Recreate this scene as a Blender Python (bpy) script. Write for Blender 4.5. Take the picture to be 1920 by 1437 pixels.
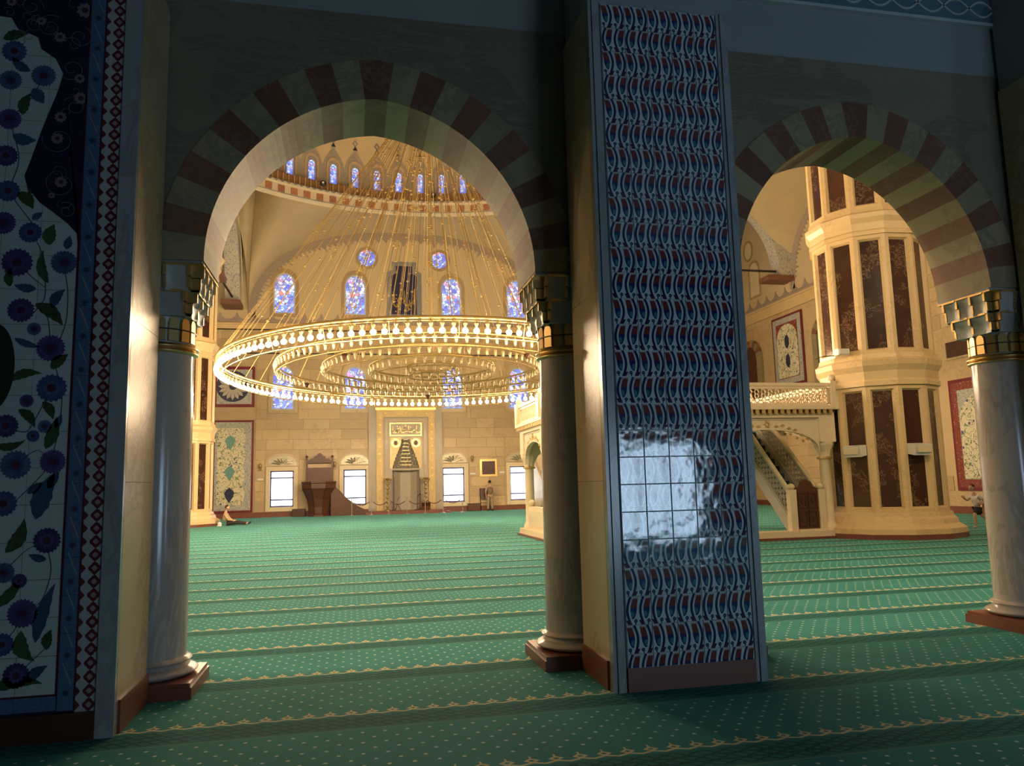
import bpy, bmesh, math, random
from mathutils import Vector, Matrix
random.seed(7)
PI = math.pi
for o in list(bpy.data.objects): bpy.data.objects.remove(o)
SC = bpy.context.scene
COL = SC.collection

# ------------------------------------------------------------------ camera
F_PX, PITCH, ROLL, YAW, CAM_H = 1435.0, math.radians(7.46), math.radians(1.4), math.radians(11.9), 1.55
cam = bpy.data.cameras.new('camera'); cam.sensor_fit = 'HORIZONTAL'; cam.sensor_width = 36.0
cam.lens = F_PX / 1920 * 36.0; cam.clip_start = 0.05; cam.clip_end = 300
camo = bpy.data.objects.new('camera', cam); COL.objects.link(camo)
fw = Vector((math.sin(YAW) * math.cos(PITCH), math.cos(YAW) * math.cos(PITCH), math.sin(PITCH)))
r0 = Vector((math.cos(YAW), -math.sin(YAW), 0)); u0 = r0.cross(fw)
rc = r0 * math.cos(ROLL) - u0 * math.sin(ROLL); uc = r0 * math.sin(ROLL) + u0 * math.cos(ROLL)
mw = Matrix((rc, uc, -fw)).transposed().to_4x4(); mw.translation = Vector((0, 0, CAM_H))
camo.matrix_world = mw
SC.camera = camo
def ray(x, y): return fw * F_PX + rc * (x - 960) + uc * (718.5 - y)
def onY(x, y, Y):
    r = ray(x, y); return Vector((0, 0, CAM_H)) + r * (Y / r.y)

# ------------------------------------------------------------------ light and exposure
VS = SC.view_settings
VS.view_transform = 'Standard'; VS.look = 'None'; VS.gamma = 1.0; VS.use_curve_mapping = False
VS.exposure = 0.6
world = bpy.data.worlds.new('world'); SC.world = world; world.use_nodes = True
world.node_tree.nodes['Background'].inputs[0].default_value = (0.55, 0.7, 1.0, 1)
world.node_tree.nodes['Background'].inputs[1].default_value = 0.3
BULB_STRENGTH = 195.0
DAY_BACK = 6.2             # daylight in the glazing behind the gallery
DAY_LOW = 2.6              # daylight in the low windows of the far wall
DAY_STAIN = 1.0            # daylight through stained glass

# ------------------------------------------------------------------ shader helpers
class X:
    def __init__(s, nt, k): s.nt = nt; s.k = k
    def _m(s, op, b=None, c=None, rev=False):
        n = s.nt.nodes.new('ShaderNodeMath'); n.operation = op
        a = [s, b, c]
        if rev: a = [b, s, c]
        for i, q in enumerate(a):
            if q is None: continue
            if isinstance(q, X): s.nt.links.new(q.k, n.inputs[i])
            else: n.inputs[i].default_value = q
        return X(s.nt, n.outputs[0])
    def __add__(s, b): return s._m('ADD', b)
    __radd__ = __add__
    def __sub__(s, b): return s._m('SUBTRACT', b)
    def __rsub__(s, b): return s._m('SUBTRACT', b, rev=True)
    def __mul__(s, b): return s._m('MULTIPLY', b)
    __rmul__ = __mul__
    def __truediv__(s, b): return s._m('DIVIDE', b)
    def fr(s): return s._m('FRACT')
    def fl(s): return s._m('FLOOR')
    def ab(s): return s._m('ABSOLUTE')
    def sin(s): return s._m('SINE')
    def cos(s): return s._m('COSINE')
    def sqrt(s): return s._m('SQRT')
    def lt(s, b): return s._m('LESS_THAN', b)
    def gt(s, b): return s._m('GREATER_THAN', b)
    def mx(s, b): return s._m('MAXIMUM', b)
    def mn(s, b): return s._m('MINIMUM', b)
    def mod2(s): return (s * 0.5).fr() * 2.0
def mixc(nt, fac, a, b):
    n = nt.nodes.new('ShaderNodeMix'); n.data_type = 'RGBA'
    for idx, q in ((0, fac), (6, a), (7, b)):
        if isinstance(q, X): nt.links.new(q.k, n.inputs[idx])
        elif idx == 0: n.inputs[0].default_value = q
        else: n.inputs[idx].default_value = (*q, 1)
    return X(nt, n.outputs[2])
def new_mat(name, rough=0.5, metal=0.0, spec=0.5):
    m = bpy.data.materials.new(name); m.use_nodes = True
    nt = m.node_tree; b = nt.nodes['Principled BSDF']
    b.inputs['Roughness'].default_value = rough; b.inputs['Metallic'].default_value = metal
    b.inputs['Specular IOR Level'].default_value = spec
    return m, nt, b
def coords(nt, kind='Object'):
    if kind == 'World':
        g = nt.nodes.new('ShaderNodeNewGeometry'); v = g.outputs['Position']
    else:
        g = nt.nodes.new('ShaderNodeTexCoord'); v = g.outputs[kind]
    s = nt.nodes.new('ShaderNodeSeparateXYZ'); nt.links.new(v, s.inputs[0])
    return v, X(nt, s.outputs[0]), X(nt, s.outputs[1]), X(nt, s.outputs[2])
def noise(nt, vec, scale, detail=3, rough=0.55, dist=0.0, stretch=None):
    if stretch:
        mp = nt.nodes.new('ShaderNodeMapping'); mp.inputs['Scale'].default_value = stretch
        nt.links.new(vec, mp.inputs[0]); vec = mp.outputs[0]
    n = nt.nodes.new('ShaderNodeTexNoise'); nt.links.new(vec, n.inputs['Vector'])
    n.inputs['Scale'].default_value = scale; n.inputs['Detail'].default_value = detail
    n.inputs['Roughness'].default_value = rough; n.inputs['Distortion'].default_value = dist
    return X(nt, n.outputs[0])
def ramp(nt, x, stops):
    r = nt.nodes.new('ShaderNodeValToRGB'); nt.links.new(x.k, r.inputs[0])
    e = r.color_ramp.elements
    while len(e) < len(stops): e.new(0.5)
    for i, (p, c) in enumerate(stops): e[i].position = p; e[i].color = (*c, 1)
    return X(nt, r.outputs[0])
def bump(nt, b, h, strength=0.3, dist=0.01):
    n = nt.nodes.new('ShaderNodeBump'); n.inputs['Strength'].default_value = strength
    n.inputs['Distance'].default_value = dist
    nt.links.new(h.k, n.inputs['Height']); nt.links.new(n.outputs[0], b.inputs['Normal'])
def setc(nt, b, x): nt.links.new(x.k, b.inputs['Base Color'])
def M(name, c, rough=0.5, metal=0.0, var=0.12, scale=4.0, bmp=0.0, stretch=None, world=False, spec=0.5):
    m, nt, b = new_mat(name, rough, metal, spec)
    v = coords(nt, 'World' if world else 'Object')[0]
    oi = nt.nodes.new('ShaderNodeObjectInfo')
    n = noise(nt, v, scale, 5, 0.6, 0.6, stretch)
    k = n * 0.8 + X(nt, oi.outputs['Random']) * 0.2
    lo = tuple(max(0, q * (1 - var)) for q in c); hi = tuple(min(1, q * (1 + var)) for q in c)
    setc(nt, b, ramp(nt, k, [(0.25, lo), (0.75, hi)]))
    if bmp: bump(nt, b, n, bmp, 0.01)
    return m
def marble(name, c, vein, rough=0.25, scale=1.2, thin=0.06, var=0.12, stretch=None, rnd=0.35):
    m, nt, b = new_mat(name, rough)
    v = coords(nt, 'World')[0]
    oi = nt.nodes.new('ShaderNodeObjectInfo'); R = X(nt, oi.outputs['Random'])
    n1 = noise(nt, v, scale, 5, 0.6, 1.2, stretch); n2 = noise(nt, v, scale * 2.3, 6, 0.65, 2.0, stretch)
    k = n1 * (1 - rnd) + R * rnd
    lo = tuple(q * (1 - var) for q in c); hi = tuple(min(1, q * (1 + var)) for q in c)
    base = ramp(nt, k, [(0.2, lo), (0.8, hi)])
    fac = (n2 - 0.5).ab().lt(thin) * 0.6
    n3 = noise(nt, v, scale * 0.7, 2); fac = fac * n3.gt(0.5)
    setc(nt, b, mixc(nt, fac, base, vein))
    return m
def emis(name, c, s):
    m, nt, b = new_mat(name, 0.4)
    b.inputs['Base Color'].default_value = (*c, 1); b.inputs['Emission Color'].default_value = (*c, 1)
    b.inputs['Emission Strength'].default_value = s
    return m

# ------------------------------------------------------------------ mesh helpers
WL = {}
class MB:
    def __init__(s): s.v = []; s.f = []
    def add(s, vs, fs):
        k = len(s.v); s.v += [tuple(p) for p in vs]; s.f += [tuple(i + k for i in q) for q in fs]; return s
    def box(s, x0, x1, y0, y1, z0, z1):
        return s.add([(x0, y0, z0), (x1, y0, z0), (x1, y1, z0), (x0, y1, z0), (x0, y0, z1), (x1, y0, z1), (x1, y1, z1), (x0, y1, z1)],
                     [(0, 3, 2, 1), (4, 5, 6, 7), (0, 1, 5, 4), (1, 2, 6, 5), (2, 3, 7, 6), (3, 0, 4, 7)])
    def cbox(s, x0, x1, y0, y1, z0, z1, c=0.01):      # box with chamfered front (low y) edges
        return s.add([(x0, y1, z0), (x1, y1, z0), (x1, y1, z1), (x0, y1, z1), (x0, y0 + c, z0), (x1, y0 + c, z0), (x1, y0 + c, z1), (x0, y0 + c, z1),
                      (x0 + c, y0, z0 + c), (x1 - c, y0, z0 + c), (x1 - c, y0, z1 - c), (x0 + c, y0, z1 - c)],
                     [(0, 1, 2, 3), (0, 4, 5, 1), (1, 5, 6, 2), (2, 6, 7, 3), (3, 7, 4, 0), (4, 8, 9, 5), (5, 9, 10, 6), (6, 10, 11, 7), (7, 11, 8, 4), (8, 11, 10, 9)])
    def prism(s, pts, lo, hi, axis='y'):
        def P(a, b, t):
            return (a, t, b) if axis == 'y' else ((t, a, b) if axis == 'x' else (a, b, t))
        n = len(pts)
        vs = [P(a, b, lo) for a, b in pts] + [P(a, b, hi) for a, b in pts]
        fs = [tuple(range(n)), tuple(range(2 * n - 1, n - 1, -1))] + [(i, (i + 1) % n, n + (i + 1) % n, n + i) for i in range(n)]
        return s.add(vs, fs)
    def tube(s, pts, r, n=6, closed=False, caps=True):
        pts = [Vector(p) for p in pts]; m = len(pts); vs = []; fs = []
        for i, p in enumerate(pts):
            if closed: t = pts[(i + 1) % m] - pts[i - 1]
            else: t = pts[min(i + 1, m - 1)] - pts[max(i - 1, 0)]
            t.normalize(); a = Vector((0, 0, 1)) if abs(t.z) < 0.95 else Vector((1, 0, 0))
            u = t.cross(a).normalized(); w = u.cross(t)
            rr = r[i] if isinstance(r, (list, tuple)) else r
            for j in range(n):
                q = 2 * PI * j / n + PI / n; vs.append(p + (u * math.cos(q) + w * math.sin(q)) * rr)
        for i in range(m if closed else m - 1):
            for j in range(n):
                a, b = i * n, ((i + 1) % m) * n
                fs.append((a + j, a + (j + 1) % n, b + (j + 1) % n, b + j))
        if not closed and caps: fs += [tuple(range(n)), tuple(range(m * n - 1, (m - 1) * n - 1, -1))]
        return s.add(vs, fs)
    def lathe(s, prof, cx=0, cy=0, n=24, a0=0.0, a1=2 * PI, z=0.0, caps=True):
        full = abs(a1 - a0 - 2 * PI) < 1e-6; m = len(prof); k = n if full else n + 1
        vs = []; fs = []
        for j in range(k):
            q = a0 + (a1 - a0) * j / n
            vs += [(cx + r * math.cos(q), cy + r * math.sin(q), z + h) for r, h in prof]
        for j in range(n):
            a, b = j * m, ((j + 1) % k) * m
            fs += [(a + i, b + i, b + i + 1, a + i + 1) for i in range(m - 1)]
        if full and caps:
            if prof[0][0] > 1e-5: fs.append(tuple(j * m for j in range(n))[::-1])
            if prof[-1][0] > 1e-5: fs.append(tuple(j * m + m - 1 for j in range(n)))
        return s.add(vs, fs)
    def ball(s, c, r, n=8, m=5, sz=1.0):
        prof = [(max(1e-4, r * math.sin(PI * i / m)), -r * sz * math.cos(PI * i / m)) for i in range(m + 1)]
        return s.lathe(prof, c[0], c[1], n, z=c[2])
    def grid(s, fn, nu, nv):
        vs = [fn(i / nu, j / nv) for j in range(nv + 1) for i in range(nu + 1)]
        return s.add(vs, [(j * (nu + 1) + i, j * (nu + 1) + i + 1, (j + 1) * (nu + 1) + i + 1, (j + 1) * (nu + 1) + i) for j in range(nv) for i in range(nu)])
    def mesh(s, name, mat, smooth=False, recalc=True, org=None, weld=False):
        if org is None:
            xs = [p[0] for p in s.v]; ys = [p[1] for p in s.v]; zs = [p[2] for p in s.v]
            org = Vector(((min(xs) + max(xs)) / 2, (min(ys) + max(ys)) / 2, min(zs)))
        me = bpy.data.meshes.new(name)
        me.from_pydata([(p[0] - org[0], p[1] - org[1], p[2] - org[2]) for p in s.v], [], s.f)
        if recalc or weld:
            bm = bmesh.new(); bm.from_mesh(me)
            if weld: bmesh.ops.remove_doubles(bm, verts=bm.verts, dist=1e-4)
            if recalc: bmesh.ops.recalc_face_normals(bm, faces=bm.faces)
            bm.to_mesh(me); bm.free()
        me.materials.append(mat)
        if smooth: me.shade_smooth()
        if smooth == 'auto': me.set_sharp_from_angle(angle=math.radians(40))
        return me, Vector(org)
    def build(s, name, mat, parent=None, smooth=False, recalc=True, org=None, weld=False):
        me, org = s.mesh(name, mat, smooth, recalc, org, weld)
        return place(name, me, org, parent)
def place(name, me, loc, parent=None, rz=0.0):
    o = bpy.data.objects.new(name, me); COL.objects.link(o)
    o.parent = parent
    o.location = Vector(loc) - (WL[parent.name] if parent else Vector((0, 0, 0)))
    o.rotation_euler = (0, 0, rz)
    WL[o.name] = Vector(loc)
    return o
def tag(o, label, cat, group=None, kind=None):
    o['label'] = label; o['category'] = cat
    if group: o['group'] = group
    if kind: o['kind'] = kind
    return o
def thing(name, loc, label, cat, group=None, kind=None):
    o = bpy.data.objects.new(name, None); COL.objects.link(o); o.location = loc
    o.empty_display_size = 0.2
    WL[o.name] = Vector(loc)
    return tag(o, label, cat, group, kind)
def struct(name, mb, mat, label, cat, **k):
    return tag(mb.build(name, mat, **k), label, cat, kind='structure')
def copy_tree(o, loc, label=None, parent=None):
    c = o.copy(); COL.objects.link(c)
    if parent is None: c.location = loc
    else: c.parent = parent
    if label: c['label'] = label
    for ch in [q for q in o.children]: copy_tree(ch, None, None, c)
    return c

# ------------------------------------------------------------------ materials
m_beige = marble('beige_marble', (0.56, 0.43, 0.26), (0.40, 0.28, 0.15), 0.3, 1.3, 0.05, 0.14)
m_block = marble('beige_ashlar', (0.55, 0.41, 0.235), (0.46, 0.33, 0.17), 0.42, 0.8, 0.04, 0.16, rnd=0.6)
m_pillar = marble('cream_pillar_stone', (0.72, 0.53, 0.28), (0.6, 0.42, 0.2), 0.35, 1.2, 0.03, 0.08)
m_dark = marble('dark_brown_marble', (0.055, 0.022, 0.014), (0.34, 0.22, 0.13), 0.12, 2.4, 0.022, 0.5)
m_grey = marble('grey_marble', (0.34, 0.35, 0.36), (0.25, 0.26, 0.28), 0.22, 1.6, 0.05, 0.12, (1, 1, 0.35))
m_shaft = marble('column_marble', (0.52, 0.47, 0.44), (0.38, 0.34, 0.33), 0.16, 1.4, 0.05, 0.1, (1.6, 1.6, 0.25))
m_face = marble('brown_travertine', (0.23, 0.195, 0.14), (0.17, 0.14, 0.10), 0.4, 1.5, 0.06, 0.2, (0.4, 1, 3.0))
m_vlight = marble('light_voussoir_stone', (0.34, 0.27, 0.155), (0.22, 0.18, 0.115), 0.55, 1.5, 0.06, 0.12)
m_vbrown = marble('brown_voussoir_stone', (0.20, 0.082, 0.045), (0.24, 0.13, 0.085), 0.55, 3.0, 0.05, 0.25)
m_red = M('red_brown_skirting', (0.20, 0.065, 0.04), 0.35, var=0.15)
m_plaster = M('painted_plaster', (0.60, 0.48, 0.30), 0.7, var=0.04, scale=0.6)
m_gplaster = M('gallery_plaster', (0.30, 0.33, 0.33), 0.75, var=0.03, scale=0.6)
m_frieze = M('frieze_blue', (0.10, 0.2, 0.25), 0.5)
m_friezel = M('frieze_pale_line', (0.5, 0.55, 0.55), 0.5)
m_gold = M('gilding', (0.74, 0.52, 0.22), 0.32, 0.85, var=0.1)
m_brass = M('polished_brass', (0.50, 0.35, 0.13), 0.42, 0.75, var=0.08)
m_wood = M('walnut_wood', (0.105, 0.038, 0.018), 0.4, var=0.35, scale=3, stretch=(1, 1, 6))
m_woodd = M('dark_walnut_panel', (0.075, 0.026, 0.014), 0.4, var=0.3, scale=3)
m_white = M('white_plastic', (0.75, 0.72, 0.66), 0.4, var=0.03)
m_black = M('black_metal', (0.02, 0.018, 0.018), 0.4)
m_cream = M('carved_cream_stone', (0.74, 0.62, 0.42), 0.4, var=0.06, scale=5)
m_capgrey = M('capital_grey_paint', (0.42, 0.44, 0.45), 0.35, var=0.15, scale=10)
m_glass_cup = M('unlit_lamp_glass', (0.40, 0.31, 0.16), 0.25, 0.3, var=0.05)
m_socket = M('lamp_socket_brass', (0.22, 0.15, 0.06), 0.55, 0.3, var=0.1)
m_bulb = emis('lit_bulb', (1.0, 0.73, 0.46), BULB_STRENGTH)
m_paint_edge = M('painted_grey_border', (0.36, 0.29, 0.24), 0.7, var=0.3, scale=14)
m_paint_red = M('painted_brick_red', (0.36, 0.15, 0.08), 0.6, var=0.3, scale=9)
m_paint_tan = M('painted_tan', (0.42, 0.30, 0.17), 0.65, var=0.15, scale=6)
m_skin = M('skin', (0.55, 0.33, 0.22), 0.5, var=0.05)
m_hair = M('dark_hair', (0.015, 0.01, 0.008), 0.6)
m_navy = M('navy_paint', (0.02, 0.025, 0.08), 0.35, var=0.3)
m_rope = M('dark_rope', (0.12, 0.05, 0.04), 0.7)

def carpet_mat():
    m, nt, b = new_mat('green_patterned_carpet', 0.9, spec=0.10)
    b.inputs['Sheen Weight'].default_value = 0.22; b.inputs['Sheen Roughness'].default_value = 0.4
    b.inputs['Sheen Tint'].default_value = (0.25, 0.85, 0.75, 1)
    v, x, y, z = coords(nt, 'World')
    S = 1.24; A = 0.142
    q = ((y - 5.60) / S).fr() * S          # 0 at the cream line, rising away from the camera
    u = x / A
    # cream chain of open diamonds on a zigzag line
    tri = ((u.fr() - 0.5).ab() * 2.0)
    zig = (q - tri * 0.028 - 0.012).ab().lt(0.011)
    dx = ((u + 0.5).fr() - 0.5).ab() * A; dy = (q - 0.072).ab()
    dd = dx * 0.85 + dy
    dia = dd.lt(0.040) * dd.gt(0.017)
    tip = dx.lt(0.006) * (q - 0.125).ab().lt(0.014)
    chain = zig.mx(dia).mx(tip)
    # dark interlace band in front of the line
    band = q.gt(S - 0.30)
    w = (q - (S - 0.15)) / 0.075
    p = x / 0.09
    i1 = ((p + w * 0.9).fr() - 0.5).ab().lt(0.13); i2 = ((p * 0.5 - w * 0.9).fr() - 0.5).ab().lt(0.10)
    i3 = (w.ab() - 0.55).ab().lt(0.10)
    inter = i1.mx(i2).mx(i3) * w.ab().lt(1.6)
    edge = (q - (S - 0.305)).ab().lt(0.006)
    # staggered dots
    B = 0.100
    rowi = ((q - 0.20) / B).fl(); off = rowi.mod2() * 0.5
    ex = ((u + off).fr() - 0.5) * A; ey = (((q - 0.20) / B).fr() - 0.5) * B
    dot = (ex * ex + ey * ey).lt(0.0125 ** 2) * q.gt(0.20) * q.lt(S - 0.34)
    n = noise(nt, v, 1.3, 4); n2 = noise(nt, v, 130, 2)
    base = ramp(nt, n * 0.75 + n2 * 0.25, [(0.3, (0.034, 0.205, 0.205)), (0.7, (0.050, 0.29, 0.288))])
    c = mixc(nt, band, base, (0.022, 0.16, 0.158))
    c = mixc(nt, band * inter, c, (0.002, 0.04, 0.04))
    c = mixc(nt, edge, c, (0.16, 0.30, 0.20))
    c = mixc(nt, dot, c, (0.66, 0.80, 0.68))
    c = mixc(nt, chain, c, (0.80, 0.68, 0.40))
    setc(nt, b, c); bump(nt, b, n2, 0.25, 0.004)
    return m
m_carpet = carpet_mat()

def tulip_tile(name, sgn, w, h):
    """glazed tile: two tulip sprays, each beside a curling navy stem"""
    m, nt, b = new_mat(name, 0.07, spec=0.6)
    v, x, y, z = coords(nt, 'Object')
    u = x / w + 0.5; t = z / h
    if sgn < 0: u = 1.0 - u
    c = (u * 2.0).fr()
    arc = (t * PI).sin()
    xc = 0.40 - arc * 0.27
    stem = (c - xc).ab().lt(0.10)
    line2 = (c - (0.62 - arc * 0.28)).ab().lt(0.028) * t.gt(0.22) * t.lt(0.95)
    bx = c - 0.60 - (t - 0.55) * 0.22; by = t - 0.56
    body = (bx * bx * 14.0 + by * by * 8.0).lt(0.95)
    turq = ((c - 0.50) * (c - 0.50) * 16.0 + (t - 0.38) * (t - 0.38) * 34.0).lt(0.42)
    fl = ((c * 7.0 + t * 2.0).fr() - 0.5).ab()
    red = (c - 0.66 - (t - 0.75) * 0.35).ab().lt(0.25) * t.gt(0.60 + 0.0) * (t + fl * 0.14).lt(0.97)
    rx = c - 0.76; ry = t - 0.145; rr = (rx * rx * 0.25 + ry * ry).sqrt()
    ring = rr.lt(0.068); eye = rr.lt(0.025)
    twig = (c - 0.72 + (t - 0.1) * 0.2).ab().lt(0.045) * t.lt(0.10)
    foot = (c - 0.34 + t * 1.0).ab().lt(0.17) * t.lt(0.18)
    white = (0.56, 0.64, 0.64)
    k = mixc(nt, stem, white, (0.008, 0.012, 0.09))
    k = mixc(nt, body, k, (0.012, 0.02, 0.13))
    k = mixc(nt, turq, k, (0.04, 0.17, 0.25))
    k = mixc(nt, red, k, (0.17, 0.025, 0.03))
    k = mixc(nt, line2, k, white)
    k = mixc(nt, foot, k, (0.05, 0.01, 0.05))
    k = mixc(nt, twig, k, (0.01, 0.02, 0.1))
    k = mixc(nt, ring, k, (0.012, 0.02, 0.12)); k = mixc(nt, eye, k, (0.10, 0.16, 0.3))
    setc(nt, b, k)
    wv = coords(nt, 'World')[0]
    bump(nt, b, noise(nt, wv, 7.0, 2), 0.16, 0.02)
    b.inputs['Coat Weight'].default_value = 0.6; b.inputs['Coat Roughness'].default_value = 0.04
    return m

def flower_field(name, bg, scale, a, bcol, leaf=(0.10, 0.16, 0.06), rough=0.3):
    """small-scale painted blossom ground for tile panels seen from far away"""
    m, nt, b = new_mat(name, rough)
    v = coords(nt, 'Object')[0]
    vo = nt.nodes.new('ShaderNodeTexVoronoi'); vo.inputs['Scale'].default_value = scale; vo.inputs['Randomness'].default_value = 0.75
    nt.links.new(v, vo.inputs['Vector']); d = X(nt, vo.outputs['Distance'])
    sp = nt.nodes.new('ShaderNodeSeparateColor'); nt.links.new(vo.outputs['Color'], sp.inputs[0]); r = X(nt, sp.outputs[0])
    n = noise(nt, v, scale * 0.9, 3, 0.5, 1.5)
    c = mixc(nt, (n - 0.5).ab().lt(0.02), bg, leaf)
    c = mixc(nt, d.lt(0.21), c, mixc(nt, r.gt(0.55), a, bcol))
    c = mixc(nt, d.lt(0.08), c, (0.5, 0.1, 0.06))
    setc(nt, b, c)
    return m
m_field = flower_field('blossom_tile_ground', (0.74, 0.68, 0.50), 3.6, (0.07, 0.09, 0.28), (0.10, 0.30, 0.30))
m_field2 = flower_field('dense_blue_tile_ground', (0.50, 0.50, 0.48), 9.0, (0.08, 0.12, 0.35), (0.2, 0.1, 0.1))
m_fieldred = flower_field('red_ground_border', (0.24, 0.03, 0.03), 9.0, (0.5, 0.45, 0.35), (0.08, 0.10, 0.3), (0.3, 0.2, 0.1))
m_bluearch = flower_field('blue_arch_ornament', (0.60, 0.56, 0.46), 7.0, (0.10, 0.14, 0.36), (0.16, 0.22, 0.42), (0.2, 0.25, 0.4))
m_drum = flower_field('drum_wall_ornament', (0.40, 0.35, 0.28), 6.5, (0.15, 0.14, 0.20), (0.25, 0.20, 0.17), (0.25, 0.24, 0.3))

def stained(name, scale, strength, warm=0.0):
    m, nt, b = new_mat(name, 0.2)
    v = coords(nt, 'Object')[0]
    vo = nt.nodes.new('ShaderNodeTexVoronoi'); vo.inputs['Scale'].default_value = scale
    nt.links.new(v, vo.inputs['Vector'])
    ve = nt.nodes.new('ShaderNodeTexVoronoi'); ve.feature = 'DISTANCE_TO_EDGE'; ve.inputs['Scale'].default_value = scale
    nt.links.new(v, ve.inputs['Vector'])
    sp = nt.nodes.new('ShaderNodeSeparateColor'); nt.links.new(vo.outputs['Color'], sp.inputs[0])
    c = ramp(nt, X(nt, sp.outputs[0]), [(0.0, (0.10, 0.12, 0.9)), (0.35, (0.16, 0.28, 0.95)), (0.55, (0.45, 0.65, 1.0)), (0.78, (0.85, 0.88, 1.0)), (0.93, (0.6 + warm, 0.25, 0.55)), (1.0, (0.8, 0.2, 0.15))])
    c = mixc(nt, X(nt, ve.outputs['Distance']).lt(0.06), c, (0.10, 0.10, 0.16))
    nt.links.new(c.k, b.inputs['Emission Color']); b.inputs['Emission Strength'].default_value = strength
    b.inputs['Base Color'].default_value = (0.1, 0.1, 0.2, 1)
    return m
m_stain = stained('stained_glass', 5.5, DAY_STAIN)
m_stainr = stained('stained_glass_round', 7.0, DAY_STAIN * 0.8, 0.3)
m_staind = stained('drum_window_glass', 8.0, DAY_STAIN * 0.75)
m_day = emis('frosted_daylight_pane', (0.86, 0.93, 1.0), DAY_LOW)
m_dayback = emis('gallery_daylight_pane', (0.55, 0.76, 1.0), DAY_BACK)
m_lead = M('blue_window_bar', (0.05, 0.05, 0.22), 0.4)

# ------------------------------------------------------------------ shell
X0, X1, Y0H, Y1 = -16.7, 22.7, 7.1, 45.0
AX = 3.0                                   # axis of the hall
DC = Vector((AX, 27.3)); DR = 12.4; DZ = 15.92   # dome centre, radius, cornice height
struct('floor', MB().box(X0 - 0.3, X1 + 0.3, -7.9, Y1 + 0.3, -0.1, 0.0), m_carpet, 'green patterned carpet with cream chain borders across the whole prayer hall', 'floor')
TOP = 31.0
struct('wall_left', MB().box(X0 - 0.3, X0, -7.9, Y1 + 0.3, 0, TOP), m_plaster, 'plain plastered side wall of the hall', 'wall')
struct('ceiling', MB().box(X0 - 0.3, X1 + 0.3, 6.4, Y1 + 0.3, TOP, TOP + 0.2), m_plaster, 'high roof slab over the prayer hall', 'ceiling')
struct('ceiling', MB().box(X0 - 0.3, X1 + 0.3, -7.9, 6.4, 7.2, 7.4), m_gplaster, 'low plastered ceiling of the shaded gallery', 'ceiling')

# arcade wall ---------------------------------------------------------------
ARC_Y0, ARC_Y1, SPR = 6.4, 7.1, 3.40
AR, AE, AT = 1.505, 0.125, 0.36            # pointed arch: radius, centre offset, voussoir depth
BAYS = (0.20, 4.93)
def arch_pt(c, s, side, off=0.0):
    """point on right (side=1) or left half; s 0 springing .. 1 apex"""
    amax = math.acos(AE / AR); a = amax * s
    return (c + side * (-AE + (AR + off) * math.cos(a)), SPR + (AR + off) * math.sin(a))
def arch_line(c, off, n=24):
    L = [arch_pt(c, i / n, -1, off) for i in range(n)]; R = [arch_pt(c, i / n, 1, off) for i in range(n)]
    za = SPR + math.sqrt((AR + off) ** 2 - AE ** 2)
    def fix(p, sd): return (min(p[0], c) if sd < 0 else max(p[0], c), p[1])
    return [fix(p, -1) for p in L] + [(c, za)] + [fix(p, 1) for p in R[::-1]]
mbs = MB(); mbp = MB()
FZ = 5.69
for c in BAYS:
    pl = arch_line(c, AT)
    for a, b in zip(pl[:-1], pl[1:]):
        mbs.add([(a[0], ARC_Y0, a[1]), (b[0], ARC_Y0, b[1]), (b[0], ARC_Y0, FZ), (a[0], ARC_Y0, FZ), (a[0], ARC_Y1, a[1]), (b[0], ARC_Y1, b[1]), (b[0], ARC_Y1, FZ), (a[0], ARC_Y1, FZ)],
                [(0, 1, 2, 3), (4, 7, 6, 5), (0, 4, 5, 1)])
lo, hi = arch_line(BAYS[0], AT)[-1][0], arch_line(BAYS[1], AT)[0][0]
l0, h1 = arch_line(BAYS[0], AT)[0][0], arch_line(BAYS[1], AT)[-1][0]
mbs.box(lo, hi, ARC_Y0, ARC_Y1, SPR, FZ).box(2.36, 2.78, ARC_Y0, ARC_Y1, 0, SPR)
mbs.box(X0, l0, ARC_Y0, ARC_Y1, SPR, FZ).box(X0, -1.97, ARC_Y0, ARC_Y1, 0, SPR)
mbs.box(h1, X1, ARC_Y0, ARC_Y1, SPR, FZ).box(7.09, X1, ARC_Y0, ARC_Y1, 0, SPR)
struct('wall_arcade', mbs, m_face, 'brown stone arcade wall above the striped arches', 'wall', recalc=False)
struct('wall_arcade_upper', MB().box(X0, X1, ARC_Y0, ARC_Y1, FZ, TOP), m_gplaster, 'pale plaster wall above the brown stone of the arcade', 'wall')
# painted frieze with interlaced ribbon
fz = struct('trim_1', MB().box(X0, X1, 6.36, 6.4, 6.27, 6.56), m_frieze, 'dark blue painted frieze with pale interlaced ribbon under the gallery ceiling', 'frieze')
for z0 in (6.235, 6.56): MB().box(X0, X1, 6.345, 6.4, z0, z0 + 0.035).build('border_line', m_friezel, fz)
for k in range(2):
    pts = [(-2 + i * 0.04, 6.352, 6.41 + 0.085 * math.sin(i * 0.04 * 2 * PI / 0.62 + k * PI)) for i in range(280)]
    MB().tube(pts, 0.014, 4).build('ribbon', m_friezel, fz)

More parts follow.
